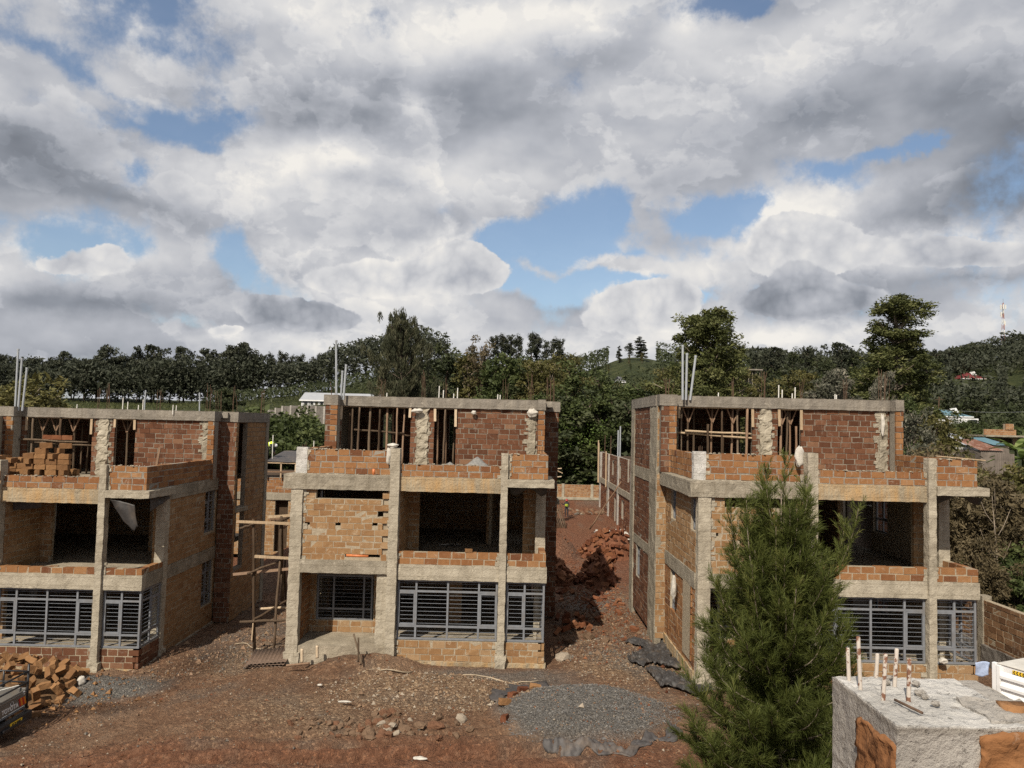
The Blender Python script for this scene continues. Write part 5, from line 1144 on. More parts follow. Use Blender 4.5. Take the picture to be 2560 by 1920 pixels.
STY = {
 'ridge': dict(h=12, top=.92, t0=.22, nb=16, w=.27, px=OVAL[0], py=OVAL[1], up=.45, nc=4, cr=.085, nl=62, ls=.46, mat='leaf_black', asp=.55),
 'ridge_tall': dict(h=13, top=.95, t0=.36, nb=13, w=.2, px=OVAL[0], py=OVAL[1], up=.6, nc=4, cr=.075, nl=60, ls=.42, mat='leaf_black', asp=.5),
 'column': dict(h=12, top=.97, t0=.12, nb=22, w=.12, px=FULL[0], py=FULL[1], up=.9, nc=3, cr=.05, nl=34, ls=.5, mat='leaf_black', asp=.45),
 'dark': dict(h=13, top=.9, t0=.12, nb=22, w=.30, px=FULL[0], py=FULL[1], up=.35, nc=4, cr=.085, nl=50, ls=.46, mat='leaf_dark', asp=.5),
 'mid': dict(h=14, top=.92, t0=.10, nb=24, w=.22, px=FULL[0], py=FULL[1], up=.5, nc=4, cr=.062, nl=64, ls=.36, mat='leaf_mid', asp=.45),
 'dusk': dict(h=15, top=.93, t0=.14, nb=24, w=.20, px=OVAL[0], py=OVAL[1], up=.6, nc=4, cr=.055, nl=60, ls=.34, mat='leaf_olive', asp=.42, bark='bark_pale'),
 'brown': dict(h=15, top=.95, t0=.22, nb=20, w=.20, px=OVAL[0], py=OVAL[1], up=.75, nc=4, cr=.055, nl=56, ls=.34, mat='leaf_brown', asp=.35, bark='bark_pale'),
 'broad': dict(h=22, top=.90, t0=.12, nb=64, w=.25, px=([0, .3, .7, 1]), py=([.95, 1, .8, .42]), up=.40, nc=7, cr=.046, nl=110, ls=.36, mat='leaf_broad', asp=.42, bark='bark_pale', hang=.25),
 'open': dict(h=25, top=.92, t0=.10, nb=60, w=.19, px=([0, .25, .45, .62, .85, 1]), py=([1.1, 1.15, .8, .55, .85, .5]), up=.50, nc=6, cr=.040, nl=100, ls=.36, mat='leaf_broad', asp=.42, bark='bark_pale', **{'in': .55}),
 'feather': dict(h=23, top=.97, t0=.10, nb=60, w=.34, px=([0, .2, .55, .85, 1]), py=([1, .95, .9, .62, .3]), up=.66, nc=6, cr=.042, nl=84, ls=.62, mat='leaf_feather', asp=.16, spray=1, ax=1.1, **{'in': .4}),
 'willow': dict(h=8, top=.8, t0=.2, nb=22, w=.36, px=FULL[0], py=FULL[1], up=.4, nc=5, cr=.07, nl=80, ls=.24, mat='leaf_willow', asp=.28, hang=.55, bark='bark_pale'),
 'silver': dict(h=7, top=.92, t0=.12, nb=20, w=.30, px=FULL[0], py=FULL[1], up=.5, nc=5, cr=.065, nl=66, ls=.20, mat='leaf_silver', asp=.33, bark='bark_pale'),
 'bush': dict(h=4, top=.75, t0=.05, nb=18, w=.62, px=FULL[0], py=FULL[1], up=.25, nc=6, cr=.13, nl=85, ls=.20, mat='leaf_dark', asp=.5),
 'green': dict(h=4, top=.75, t0=.05, nb=18, w=.60, px=FULL[0], py=FULL[1], up=.3, nc=6, cr=.12, nl=85, ls=.19, mat='leaf_mid', asp=.5),
 'scrub': dict(h=4, top=.9, t0=.08, nb=26, w=.42, px=FULL[0], py=FULL[1], up=.7, nc=5, cr=.09, nl=95, ls=.15, mat='leaf_brown', asp=.3, bark='bark_pale'),
 'olive': dict(h=8, top=.85, t0=.1, nb=24, w=.34, px=FULL[0], py=FULL[1], up=.5, nc=5, cr=.075, nl=90, ls=.22, mat='leaf_olive', asp=.4),
}
NVAR = dict(ridge=5, ridge_tall=4, dark=4, mid=4, dusk=3, brown=2, silver=2, bush=2, green=2, scrub=3)
VAR = {}
def variant(style, i):
    key = (style, i % NVAR.get(style, 1))
    if key not in VAR: VAR[key] = tree_mesh(style, 1000+sum(map(ord, style))*7+key[1])
    return VAR[key]
TI = [0]
def tree(x, y, top_z, style, label, group, name='tree', wide=1.0, cat='tree', base=None):
    TI[0] += 1; i = TI[0]; tm_, cm, ht = variant(style, i); b = gz(x, y)-.1 if base is None else base
    s = max(.2, (top_z-b)/ht); rt = thing(name, label, cat, (x, y, b), (i*2.399) % 6.28, group); rt.scale = (s*wide, s*wide, s)
    for nm, me_ in (('trunk', tm_), ('crown', cm)):
        o = bpy.data.objects.new(nm, me_); COL.objects.link(o); o.parent = rt
    return rt
def ptree(px, ytop, Y, style, label, group=None, wide=1.0, name='tree', cat='tree'):
    p_ = at(px, ytop, Y); return tree(p_.x, Y, p_.z, style, label, group, name, wide, cat)
# the single trees one would point at
ptree(1012, 772, 112, 'feather', 'tall feathery grey-brown tree rising behind the middle house roof', wide=1.25)
ptree(1752, 772, 100, 'broad', 'broad olive tree towering behind the pipes of the right house', wide=1.15)
ptree(2238, 740, 95, 'open', 'tallest open-crowned tree behind the right house, pale trunk showing', wide=1.65)
ptree(1118, 855, 128, 'dark', 'dark round tree just right of the feathery tree', wide=1.1); ptree(1150, 882, 132, 'dark', 'lower dark tree beside the round one behind the middle house')
ptree(960, 925, 118, 'brown', 'low brownish tree at the left foot of the feathery tree', wide=1.3)
ptree(1203, 838, 122, 'brown', 'slender brown-leaved tree above the middle house roof', wide=.9); ptree(1180, 880, 124, 'dusk', 'olive tree below the slender brown-leaved one', wide=1.1)
# far left ridge
g = 'dark trees along the far left ridge'
RID = [(9,883),(48,900),(86,891),(122,896),(158,878),(190,893),(215,897),(245,895),(274,860),(300,890),(318,882),(355,872),(391,862),(412,890),(430,896),(465,866),(497,897),(528,872),(552,884),(573,869),(596,864),(614,854),(634,880),(652,884),(679,878),(706,875),(730,884),(753,883),(783,891),(807,881),(831,896),(855,899),(885,912),(915,922)]
rg = random.Random(3); RID = sorted(RID+[(x+rg.uniform(-9, 9), 905+rg.uniform(-12, 16)) for x in range(4, 900, 34)])
for i, (px, yt) in enumerate(RID):
    ptree(px, yt, 178+(i*7 % 13), 'ridge' if px < 640 else 'ridge_tall', f'{nth(i)} dark tree from the left along the far ridge', g, .95 if px < 640 else .8)
g = 'dark trees on the crest behind the middle house'
for i, (px, yt) in enumerate([(1240,838),(1258,832),(1278,836),(1299,832),(1331,829),(1345,838),(1366,850),(1384,841),(1402,846)]):
    ptree(px, yt, 226+(i % 3)*3, 'ridge_tall', f'{nth(i)} tall dark tree from the left on the crest over the middle house', g, .95)
ptree(1549, 865, 216, 'column', 'narrow dark column tree on the crest, leftmost of the lone three', wide=1.7); ptree(1575, 857, 217, 'ridge_tall', 'airy dark tree between the two column trees on the crest', wide=1.5); ptree(1604, 842, 216, 'column', 'widest dark column tree on the crest, right of the lone three', wide=2.6)
g = 'trees filling the slope behind the two alleys'
rg = random.Random(8); SL = []
for row, (Yr, n, y0, x0, x1) in enumerate([(200, 12, 925, 1215, 1660), (165, 14, 920, 1150, 1690), (138, 15, 915, 1160, 1680), (118, 13, 905, 1230, 1640)]):
    for i in range(n): SL.append((x0+(x1-x0)*(i+.5+rg.uniform(-.35, .35))/n, y0+rg.uniform(-32, 38), Yr+rg.uniform(-8, 8)))
SL.sort(); MX = ['mid', 'dusk', 'dark', 'mid', 'dusk', 'mid']
for i, (px, yt, Yr) in enumerate(SL):
    if 1505 < px < 1645: yt = max(yt, 958)
    ptree(px, yt, Yr, MX[i % 6], f'{nth(i)} tree from the left among those crowding the slope above the alley', g, rg.uniform(.95, 1.3))
g = 'dense trees behind the far brick wall'
for i, (px, yt, Yr) in enumerate([(1385, 985, 101), (1412, 960, 104), (1440, 1000, 102), (1470, 965, 105), (1500, 990, 101), (1535, 975, 104), (1565, 1000, 101), (1600, 960, 105), (1350, 980, 104), (1640, 985, 103)]):
    ptree(px, yt, Yr, 'mid' if i % 3 else 'dark', f'{["creeper-hung", "bushy", "leafy", "shadowy", "thick", "dense", "tangled", "overgrown", "heavy", "massive"][i]} green tree directly behind the far brick wall of the alley', g, 1.5)
# right hand side
g = 'dark trees along the crest right of the broad tree'
for i, (px, yt, Yr, st_) in enumerate([(1893,884,205,'ridge'),(1915,884,210,'ridge'),(1945,867,205,'ridge'),(1982,866,200,'dark'),(2021,863,208,'ridge'),(2043,882,205,'dark'),(2067,891,200,'dark'),(2106,855,205,'ridge'),(2130,872,205,'dark'),(2318,866,190,'dark'),(2345,872,215,'ridge')]):
    ptree(px, yt, Yr, st_, f'{nth(i)} dark tree from the left on the crest behind the right house', g, 1.0)
g = 'trees of the dark wooded hillside'
rg = random.Random(18); HL_ = [(2377,876,240),(2405,868,245),(2434,854,250),(2450,866,245),(2467,860,250),(2497,863,255),(2522,852,255),(2547,833,260),(2565,838,262)]
for i in range(64): HL_.append((2300+rg.uniform(0, 270), 900+rg.uniform(0, 100), 0))
HL_ = [(px, yt, Y or 245-(yt-890)*.62) for px, yt, Y in HL_]; HL_ = [(px, yt, Y) for px, yt, Y in HL_ if not ((2372 < px < 2502 or 2508 < px < 2572) and 900 < yt < 982 and Y != 0 and Y < 240.5 and yt > 895)]
HL_.sort()
for i, (px, yt, Y) in enumerate(HL_): ptree(px, yt, Y, 'dark' if i % 4 else 'ridge', f'{nth(i)} tree from the left on the dark wooded hillside at the right', g, rg.uniform(1.3, 1.9))
g = 'mixed trees on the slope behind the right house'
for i, (px, yt, Y, st_) in enumerate([(1870,960,120,'mid'),(1905,935,130,'dusk'),(1940,940,125,'dark'),(2020,930,120,'dusk'),(2060,935,115,'mid'),(2145,925,118,'dark'),(2180,905,125,'mid'),(2252,930,110,'dark'),(2275,915,105,'mid'),(1830,950,118,'mid'),(1700,960,112,'dusk'),(1660,950,116,'mid'),(1800,930,112,'dusk'),(1850,915,108,'dusk')]):
    ptree(px, yt, Y, st_, f'{["pale", "thin", "dark", "dull", "small", "shadowed", "tall", "broad", "leafy", "low", "grey-green", "hidden", "slim", "feathered"][i]} tree on the slope seen over the right house roof', g, 1.15)
ptree(1980, 928, 84, 'olive', 'round yellow-olive tree directly above the right house roof', wide=1.25)
ptree(2088, 918, 78, 'silver', 'silvery grey bushy tree over the right house roof', wide=1.2); ptree(2060, 945, 74, 'silver', 'smaller silvery tree beside the bushy one over the roof', wide=1.0)
ptree(2215, 925, 62, 'silver', 'narrow silvery sapling at the corner of the right house roof', wide=.55)
ptree(2285, 1015, 52, 'silver', 'silver-leaved shrub beside the right house wall', wide=.95, name='shrub', cat='shrub'); ptree(2340, 1035, 54, 'olive', 'olive shrub between silver shrub and tin roofs', wide=.9, name='shrub', cat='shrub')
ptree(2270, 985, 66, 'mid', 'leafy green tree right of the roof corner', wide=.9); ptree(2330, 1046, 72, 'dusk', 'olive tree in front of the blue roofed house', wide=.9)
for i, (px, yt, Y, st_, lb) in enumerate([(2290,1105,40,'scrub','brown scrub bush at the edge of the right terrace'),(2345,1120,42,'olive','olive scrub bush behind the right terrace parapet'),(2405,1135,44,'scrub','thin brown bush below the rusty tin roof'),(2420,1215,31,'scrub','twiggy brown bush behind the balcony end'),(2470,1185,33,'scrub','large brown bush rising over the perimeter wall'),(2525,1195,31,'scrub','dense dry bush over the perimeter wall, cut by the view edge'),(2556,1150,36,'olive','olive bush at the edge of the view under the banana plants'),(2440,1160,40,'olive','bright olive bush beside the weathered grey shed'),(2455,1330,28.5,'scrub','low twiggy bush right behind the perimeter wall'),(2530,1330,29,'green','green bush above the perimeter wall')]):
    ptree(px, yt, Y, st_, lb, None, 1.15 if yt < 1300 else .9, 'shrub', 'shrub')
for i, px in enumerate((2395, 2425, 2455, 2485, 2515, 2548, 2575)):
    ptree(px, 1046+(i % 3)*3, 112, 'bush' if i % 2 else 'green', f'{nth(i)} clipped dark bush from the left in the hedge below the blue roof', 'hedge bushes below the blue roof', 1.2, 'shrub', 'shrub')
# left side
ptree(52, 934, 52, 'willow', 'yellow-green drooping tree behind the left roof end', wide=1.15); ptree(10, 945, 50, 'willow', 'second yellow-green drooping tree cut by the view edge', wide=1.1); ptree(115, 975, 56, 'willow', 'low yellow-green shrub beside the drooping tree', wide=1.2, name='shrub', cat='shrub')
ptree(566, 968, 128, 'bush', 'big round dark bush alone on the grass slope', wide=1.15, name='shrub', cat='shrub')
for i, (px, yt, Y, w) in enumerate([(745,1012,74,1.0),(700,1030,76,.9),(790,1015,78,1.0),(725,1040,68,.9),(775,1045,68,1.0)]): ptree(px, yt, Y, 'green', f'{["tall", "left", "right", "small", "front"][i]} dark green bush in the clump between the left and middle houses', 'bushes in the gap', w*1.1, 'shrub', 'shrub')
def mass(name, n, fn, size, mat, seed, asp=.4, hang=0, up=.6):
    rg_ = np.random.default_rng(seed); C = fn(rg_, n); cl = fbm(C[:, 0]*.5, C[:, 1]*.5+C[:, 2], 3, seed)+.5
    o = bpy.data.objects.new(name, leaves_mesh(name, C, size, mat, rg_, asp, up, np.clip(cl, 0, 1), hang)); COL.objects.link(o); o['kind'] = 'stuff'; return o
def under(x0, x1, y0, y1, h, pw=.5):
    def fn(r, n):
        x = r.uniform(x0, x1, n); y = r.uniform(y0, y1, n); q_ = 1280+F*x/y; k_ = ~((q_ > 2382) & (q_ < 2498) & (y > 196) & (y < 227)) & ~((q_ > 2520) & (q_ < 2566) & (y > 190) & (y < 224)) & ~((q_ > 1520) & (q_ < 1640) & (y > 180) & (y < 240)) & ~((q_ > 2305) & (q_ < 2455) & (y > 118) & (y < 178)); x = x[k_]; y = y[k_]; n = len(x); hh = h*(.55+.9*np.clip(fbm(x*.12, y*.12, 3, 4)+.5, 0, 1)); return np.stack([x, y, ground_z(x, y)+hh*r.random(n)**pw], -1)
    return fn
mass('undergrowth', 36000, under(-135, -16, 172, 196, 9.0), .85, 'leaf_black', 3)
mass('undergrowth', 5000, under(-60, -16, 150, 172, 3.0), .6, 'leaf_dark', 4)
mass('undergrowth', 9000, under(-4, 60, 98.5, 130, 3.5), .45, 'leaf_dark', 5)
mass('undergrowth', 62000, under(70, 215, 175, 268, 6.5), 1.1, 'leaf_black', 6); mass('undergrowth', 42000, under(0, 125, 150, 240, 5), .8, 'leaf_dark', 16)
mass('undergrowth', 9000, under(22, 75, 88, 150, 2.6), .45, 'leaf_mid', 7)
mass('ground_cover', 9000, under(-26, -9, 56, 70, .7), .22, 'leaf_yellow', 8)
mass('undergrowth', 5000, under(17.6, 40, 26, 60, 1.2), .2, 'leaf_olive', 9)
mass('tall_grass', 14000, under(-110, -18, 112, 172, .5), .55, 'field_grass', 10, .12, -.8)
mass('creepers', 9000, lambda r, n: (lambda x, y, z: np.stack([x, y, z], -1))(r.uniform(0, 20, n), r.uniform(99, 103, n), r.uniform(-.5, 1, n)+8.5*r.random(n)**1.3), .4, 'leaf_green', 11, .5, .3)
for i, (px, yb, Y, h) in enumerate([(2538, 1128, 58, 3.2), (2556, 1150, 52, 3.0), (2520, 1170, 55, 1.6)]):
    p_ = at(px, yb, Y); rt = thing('banana_plant', ['tallest pale green banana plant at the view edge', 'banana plant in front of the tallest, cut by the view edge', 'low tuft of banana leaves by the grey shed'][i], 'plant', (p_.x, Y, gz(p_.x, Y))); b = p_.z-gz(p_.x, Y)
    mb = MB(i); mb.tube([(0, 0, 0), (0, 0, b*.5), (.05, 0, b)], [.14, .12, .08], 8); mb.build('stem', 'leaf_mid', rt, True); r = random.Random(i)
    for q in range(11):
        a = q*2.4; L_ = h*r.uniform(.45, .75); e = r.uniform(.3, 1.1); pts = []; mb = MB(q)
        for s in range(7):
            f = s/6; d = L_*f; pts.append(Vector((math.cos(a)*d*math.cos(e*(1-f*.3)), math.sin(a)*d*math.cos(e*(1-f*.3)), b+d*math.sin(e)-f*f*L_*.45)))
        side = Vector((-math.sin(a), math.cos(a), 0))
        for s in range(6):
            w0, w1 = [.30*math.sin(math.pi*min(1, (k_+.6)/6.7))*h/3 for k_ in (s, s+1)]; mb.add([tuple(pts[s]-side*w0+Vector((0, 0, .06))), tuple(pts[s]), tuple(pts[s]+side*w0+Vector((0, 0, .06))), tuple(pts[s+1]-side*w1+Vector((0, 0, .06))), tuple(pts[s+1]), tuple(pts[s+1]+side*w1+Vector((0, 0, .06)))], [(0, 1, 4, 3), (1, 2, 5, 4)])
        mb.build('leaf', 'leaf_banana', rt, True)
p_ = at(2490, 1560, 29); mb = MB(3); q0 = Vector((0, 0, 0)); base = Vector((p_.x, 29, gz(p_.x, 29))); sp = thing('sapling', 'bare grey sapling standing behind the perimeter wall', 'sapling', base); H_ = at(2478, 1240, 29).z-base.z
mb.tube([(0, 0, 0), (.1, 0, H_*.5), (-.1, 0, H_)], [.05, .03, .01], 6); mb.build('trunk', 'bark_pale', sp, True)
for i in range(9): mb = MB(i); a = i*2.1; z = H_*(.3+.07*i); mb.tube([(.05, 0, z), (math.cos(a)*.35, math.sin(a)*.3, z+.5), (math.cos(a)*.6, math.sin(a)*.5, z+1.1)], [.018, .012, .005], 5); mb.build('branch', 'bark_pale', sp, True)

# ------------------------------------------------------------------ feathery young tree in front
TX_, TY_ = 4.92, 14.0; tb = gz(TX_, TY_)
ft = thing('casuarina_tree', 'feathery dark green young tree standing close in front of the right house', 'tree', (TX_, TY_, tb)); r = random.Random(4); rn = np.random.default_rng(4)
tw = MB(9); top = 7.15-tb
tw.tube([(0, 0, -.1), (.03, .02, 2), (-.03, 0, 4), (.02, 0, 5.4), (0, 0, top)], [.10, .085, .055, .03, .008], 8)
N0 = []; ND = []; NL = []; NC = []
RZ = lambda z: float(np.interp(z, [0, 2, 3, 4.6, 5.7, 6.6, 7.6], [1.3, 1.75, 1.75, 1.36, .95, .52, .05]))
def shoot(pts, L0, dens, pale, twig=True, depth=0):
    """needles all along a twig"""
    pts = [Vector(p_) for p_ in pts]; n = len(pts)
    if depth == 0: tw.tube(pts, [.016*(1-i/n)+.004 for i in range(n)], 4, False)
    for i in range(n-1):
        a, b = pts[i], pts[i+1]; d = (b-a); L_ = d.length; d = d.normalized(); m_ = int(dens*L_)+1; f = (i+1)/n
        for q in range(m_):
            u = r.random(); c = a.lerp(b, u); rv = Vector((r.gauss(0, 1), r.gauss(0, 1), r.gauss(0, 1))); rv = (rv-d*rv.dot(d)).normalized(); k_ = r.uniform(.35, .85)
            N0.append(c); ND.append((d*(1.0-.25*k_)+rv*k_*.8+Vector((0, 0, .12))).normalized()); NL.append(L0*r.uniform(.6, 1.25)*(1-.25*f)); NC.append(min(1, max(0, pale+r.gauss(0, .13)+.25*max(0, f-.75)*4*.3)))
        if twig and depth == 0 and f > .12:
            for s in range(int(L_*20)+1):
                c = a.lerp(b, r.random()); rv = Vector((r.gauss(0, 1), r.gauss(0, 1), r.gauss(0, .5))).normalized(); e = (d*.75+rv*.8+Vector((0, 0, .25))).normalized(); q = r.uniform(.2, .55)*(1.15-f*.7)
                shoot([c, c+e*q*.5, c+e*q+Vector((0, 0, .05*q))], L0*.95, dens*.62, pale+r.gauss(0, .10), False, 1)
def plume(zb, tip, pale, L0=.17, dens=95):
    b = Vector((r.uniform(-.04, .04), r.uniform(-.04, .04), zb)); tip = Vector(tip); out_ = Vector((tip.x, tip.y, 0))
    m1 = b+out_*.55+Vector((0, 0, (tip.z-zb)*.28)); m2 = b+out_*.92+Vector((0, 0, (tip.z-zb)*.62)); pts = []
    for i in range(8):
        t_ = i/7; pts.append(b*(1-t_)**3+m1*3*t_*(1-t_)**2+m2*3*t_*t_*(1-t_)+tip*t_**3)
    shoot(pts, L0, dens, pale)
LEAD = [(1963,1150,.1,5.0),(1914,1173,.0,4.6),(2010,1201,.2,4.6),(1824,1247,.1,4.0),(1866,1250,-.3,4.2),(2114,1303,.2,3.4),(2147,1268,.0,3.2),(1796,1456,-.4,2.4),(1991,1466,-1.1,2.6),(1880,1410,-.9,3.2),(1940,1300,-.5,4.2),(2040,1370,-.5,3.8)]
for px, py, dy, dz in LEAD:
    w = at(px, py, TY_+dy); plume(max(.6, w.z-tb-dz*.75), (w.x-TX_, dy, w.z-tb), .42, .17, 150)
for i in range(150):
    z = 1.2+5.3*((i+.5)/150)**1.0; a = i*2.399+r.uniform(-.4, .4); Rr = RZ(z+tb+.35)*r.uniform(.72, 1.04); zt = z+r.uniform(.25, .95)
    plume(max(.3, z-.35), (math.cos(a)*Rr, math.sin(a)*Rr, zt), r.uniform(.10, .42), .24, 150)
tw.build('trunk', 'bark_pale', ft, True)
N0 = np.array([tuple(v) for v in N0]); ND = np.array([tuple(v) for v in ND]); NL = np.array(NL)[:, None]; nn = len(N0)
B_ = np.cross(ND, rn.normal(size=(nn, 3))); B_ /= np.linalg.norm(B_, axis=1, keepdims=True)+1e-9; B_ *= .0036
Md = N0+ND*NL*.55+np.array([0, 0, .012]); En = N0+ND*NL+np.array([0, 0, -.02])*NL/.17
V = np.stack([N0-B_, N0+B_, Md+B_*.9, Md-B_*.9, En], 1).reshape(-1, 3)
nm = bpy.data.meshes.new('foliage'); nm.vertices.add(5*nn); nm.vertices.foreach_set('co', V.ravel())
k5 = np.arange(nn)*5; lo = np.stack([k5, k5+1, k5+2, k5+3, k5+3, k5+2, k5+4], -1).ravel(); nm.loops.add(len(lo)); nm.loops.foreach_set('vertex_index', lo)
nm.polygons.add(2*nn); nm.polygons.foreach_set('loop_start', np.stack([np.arange(nn)*7, np.arange(nn)*7+4], -1).ravel()); at_ = nm.attributes.new('rnd', 'FLOAT', 'FACE'); at_.data.foreach_set('value', np.repeat(np.array(NC), 2).astype(np.float32))
nm.materials.append(MATS['needle']); nm.update(calc_edges=True); o = bpy.data.objects.new('foliage', nm); COL.objects.link(o); o.parent = ft

# ------------------------------------------------------------------ second row of houses, walls
def simple_house(name, label, loc): return thing(name, label, 'house', loc, group=None)
def rbox(rt, name, mat, *a, amp=.02, seg=.4, seed=1):
    mb = MB(seed); mb.rough(*a, amp=amp, seg=seg, seed=seed, fr=2); return mb.build(name, mat, rt)
# behind the gap between the left and middle houses: one storey and a shuttered deck under black sheet
zl = -.55
r2 = simple_house('unfinished_house', 'low raw block house behind the gap, its deck under black sheeting', (-20, 50.5, zl))
wall(r2, 'block_wall', 0, 0, 'x', 9.5, 0, 3.55, .2, -1, ops=[(3.3, 4.1, 0, 3.5), (4.75, 5.6, .2, 3.55), (1, 2.2, .9, 2.6)], mats=('brick_tan', 'mortar_tan'), seed=201)
rbox(r2, 'beam', 'concrete', -.1, 9.6, -.08, .25, 3.55, 4.02, seed=2); wall(r2, 'block_wall', 0, .02, 'x', 9.5, 4.02, 5.0, .2, -1, mats=('brick_orange', 'mortar_grey'), seed=203)
wall(r2, 'parapet', 2.2, .01, 'x', 1.8, 5.0, 6.95, .2, -1, mats=('brick_brown', 'mortar_grey'), seed=205, both=True)
mb = MB(3); mb.box(.1, 9.4, .4, 8, 0, 5.0); mb.build('room_shade_block', 'pole_dark', r2)  # solid dark block: its colour stands for the shade inside the rooms
rbox(r2, 'deck_frame', 'plank_pale', 4.0, 9.4, -.25, -.12, 5.93, 6.02, amp=.01); rbox(r2, 'deck_frame', 'plank_brown', 4.0, 9.4, -.25, -.12, 5.35, 5.43, amp=.01)
for i in range(5): rbox(r2, 'deck_post', 'plank_pale', 4.1+.95*i, 4.19+.95*i, -.22, -.13, 5.0, 5.95, amp=.01, seed=i)
mb = MB(5); n = 24; vs = []; fs = []
for i in range(n+1):
    for j in range(9): x, y = 4.0+5.4*i/n, -.3+4.5*j/8; vs.append((x, y, 6.05+.55*(j/8)+.05*mnoise.noise(Vector((x*2, y*2, 3)))))
for i in range(n):
    for j in range(8): a = i*9+j; fs.append((a, a+9, a+10, a+1))
mb.add(vs, fs); mb.build('black_sheeting', 'tarp', r2, True)
for x, y, h in ((4.25, .6, 1.75), (6.9, -.1, 1.0), (7.05, 0, .85), (7.15, -.1, 1.45)): mb = MB(2); mb.tube([(x, y, 6.0), (x, y, 6.0+h)], .03, 6); mb.build('conduit_stub', 'pvc_white', r2)
# behind the middle house, end of another one
r3 = simple_house('unfinished_house', 'unfinished house end with bare columns behind the right corner of the middle house', (-4.4, 72, -.8))
for x, m_ in ((8.2, 'concrete_pale'), (4.2, 'concrete')): rbox(r3, 'column', m_, x, x+.5, 0, .45, 0, 2.85, seed=int(x)); rbox(r3, 'column', 'concrete', x+.1, x+.5, .05, .4, 3.9, 5.9, seed=int(x)+1)
rbox(r3, 'beam', 'concrete', 0, 8.9, -.1, .4, 2.8, 3.45, seed=4); wall(r3, 'block_wall', 0, .0, 'x', 8.75, 3.45, 4.2, .2, -1, mats=('brick_orange', 'mortar_grey'), seed=207); wall(r3, 'block_wall', 0, .6, 'x', 8.2, 0, 2.8, .2, -1, ops=[(3, 4, 0, 2.4)], mats=('brick_brown', 'mortar_grey'), seed=208)
for i in range(5): mb = MB(i); mb.tube([(8.25+.1*i, .2, 5.6), (8.25+.1*i, .2, 7.2+.12*(i % 3))], .016, 4); mb.build('starter_bar', 'rebar_rust', r3)
for i, (a, b) in enumerate((((7.6, -.2, 5.0), (9.2, -.2, 5.15)), ((8.0, -.2, 5.3), (9.3, -.2, 4.7)), ((7.8, -.2, 4.2), (9.2, -.2, 4.4)))): mb = MB(i); mb.bar(a, b, .08, .08); mb.build('plank', 'plank_pale', r3)
# right of the alley
r4 = simple_house('unfinished_house', 'two storey raw house along the far right side of the alley', (10.2, 62, -.8))
wall(r4, 'block_wall', 0, 0, 'y', 25, 0, 3.0, .2, -1, ops=[(18, 19.2, .9, 2.5), (12, 13, 0, 2.4), (7, 8.2, .9, 2.5)], mats=('brick_red', 'mortar_grey'), seed=211)
wall(r4, 'block_wall', 0, 0, 'y', 23.5, 3.5, 6.3, .2, -1, ops=[(14, 15, 4.3, 5.7), (9, 9.9, 4.3, 5.7), (4, 4.9, 4.3, 6.4)], mats=('brick_brown', 'mortar_grey'), seed=212)
rbox(r4, 'beam', 'concrete', -.12, .3, 0, 25, 2.98, 3.52, seg=.8, seed=5); wall(r4, 'block_wall', 0, 0, 'x', 7, 0, 6.0, .2, -1, mats=('brick_red', 'mortar_grey'), seed=213)
for y in (17, 24.4, 10, 2): rbox(r4, 'column', 'concrete_grey', -.14, .3, y, y+.55, 0, 6.3, seed=int(y))
for y, h in ((24.7, 7.6), (24.2, 7.3), (17.6, 6.6)): mb = MB(3); mb.bar((-.3, y, 2.9), (-.32, y, h), .12, .06); mb.build('shuttering_board', 'plank_pale', r4)
for x, y, h in ((.4, 14, 2.5), (.55, 13.6, 2.9)): mb = MB(3); mb.tube([(x, y, 6.0), (x, y, 6.3+h)], .07, 8); mb.build('vent_pipe', 'pvc', r4)
for i in range(8): mb = MB(i); y = 17+.12*(i % 4)+(5 if i > 3 else 0); mb.tube([(.1, y, 6.2), (.1+.03*(i % 3), y, 8.2)], .016, 4); mb.build('starter_bar', 'rebar_rust', r4)
mb = MB(1); mb.box(.25, 7, .2, 24.5, 0, 5.9); mb.build('room_shade_block', 'pole_dark', r4)  # interior shade put in as a dark block behind the openings
a, b = at(1474, 1323, 66), at(1553, 1204, 64); mb = MB(3); pole(mb, (0, 0, 0), b-a, .07, .05, 6, .04); tag(mb.build('leaning_pole', 'plank_brown', None, True, a), 'long thin pole leaning on the house at the far end of the alley', 'pole')
sheet('sack_heap', 'bag_white', 'heap of pale torn sacks at the foot of the far alley house', 'sacks', lambda u, v: (7.2+2.6*u, 60.5+5*v, 0), 30, 24, 47, .32, 1.2, .2)
for i in range(7):
    a = Vector((2.9+.14*i, 70+.3*i, 0)); a.z = gz(a.x+1.4, 69); mb = MB(i); pole(mb, (0, 0, 0), (-1.2+.1*i, 1.6, 3.2-.15*i), .05, .04, 5, .03); tag(mb.build('timber_pole', 'pole_wood', None, True, (a.x+1.4, 69, a.z)), f'{nth(i)} loose pole from the left leaning on the bare column in the alley', 'pole', 'poles leaning in the alley')
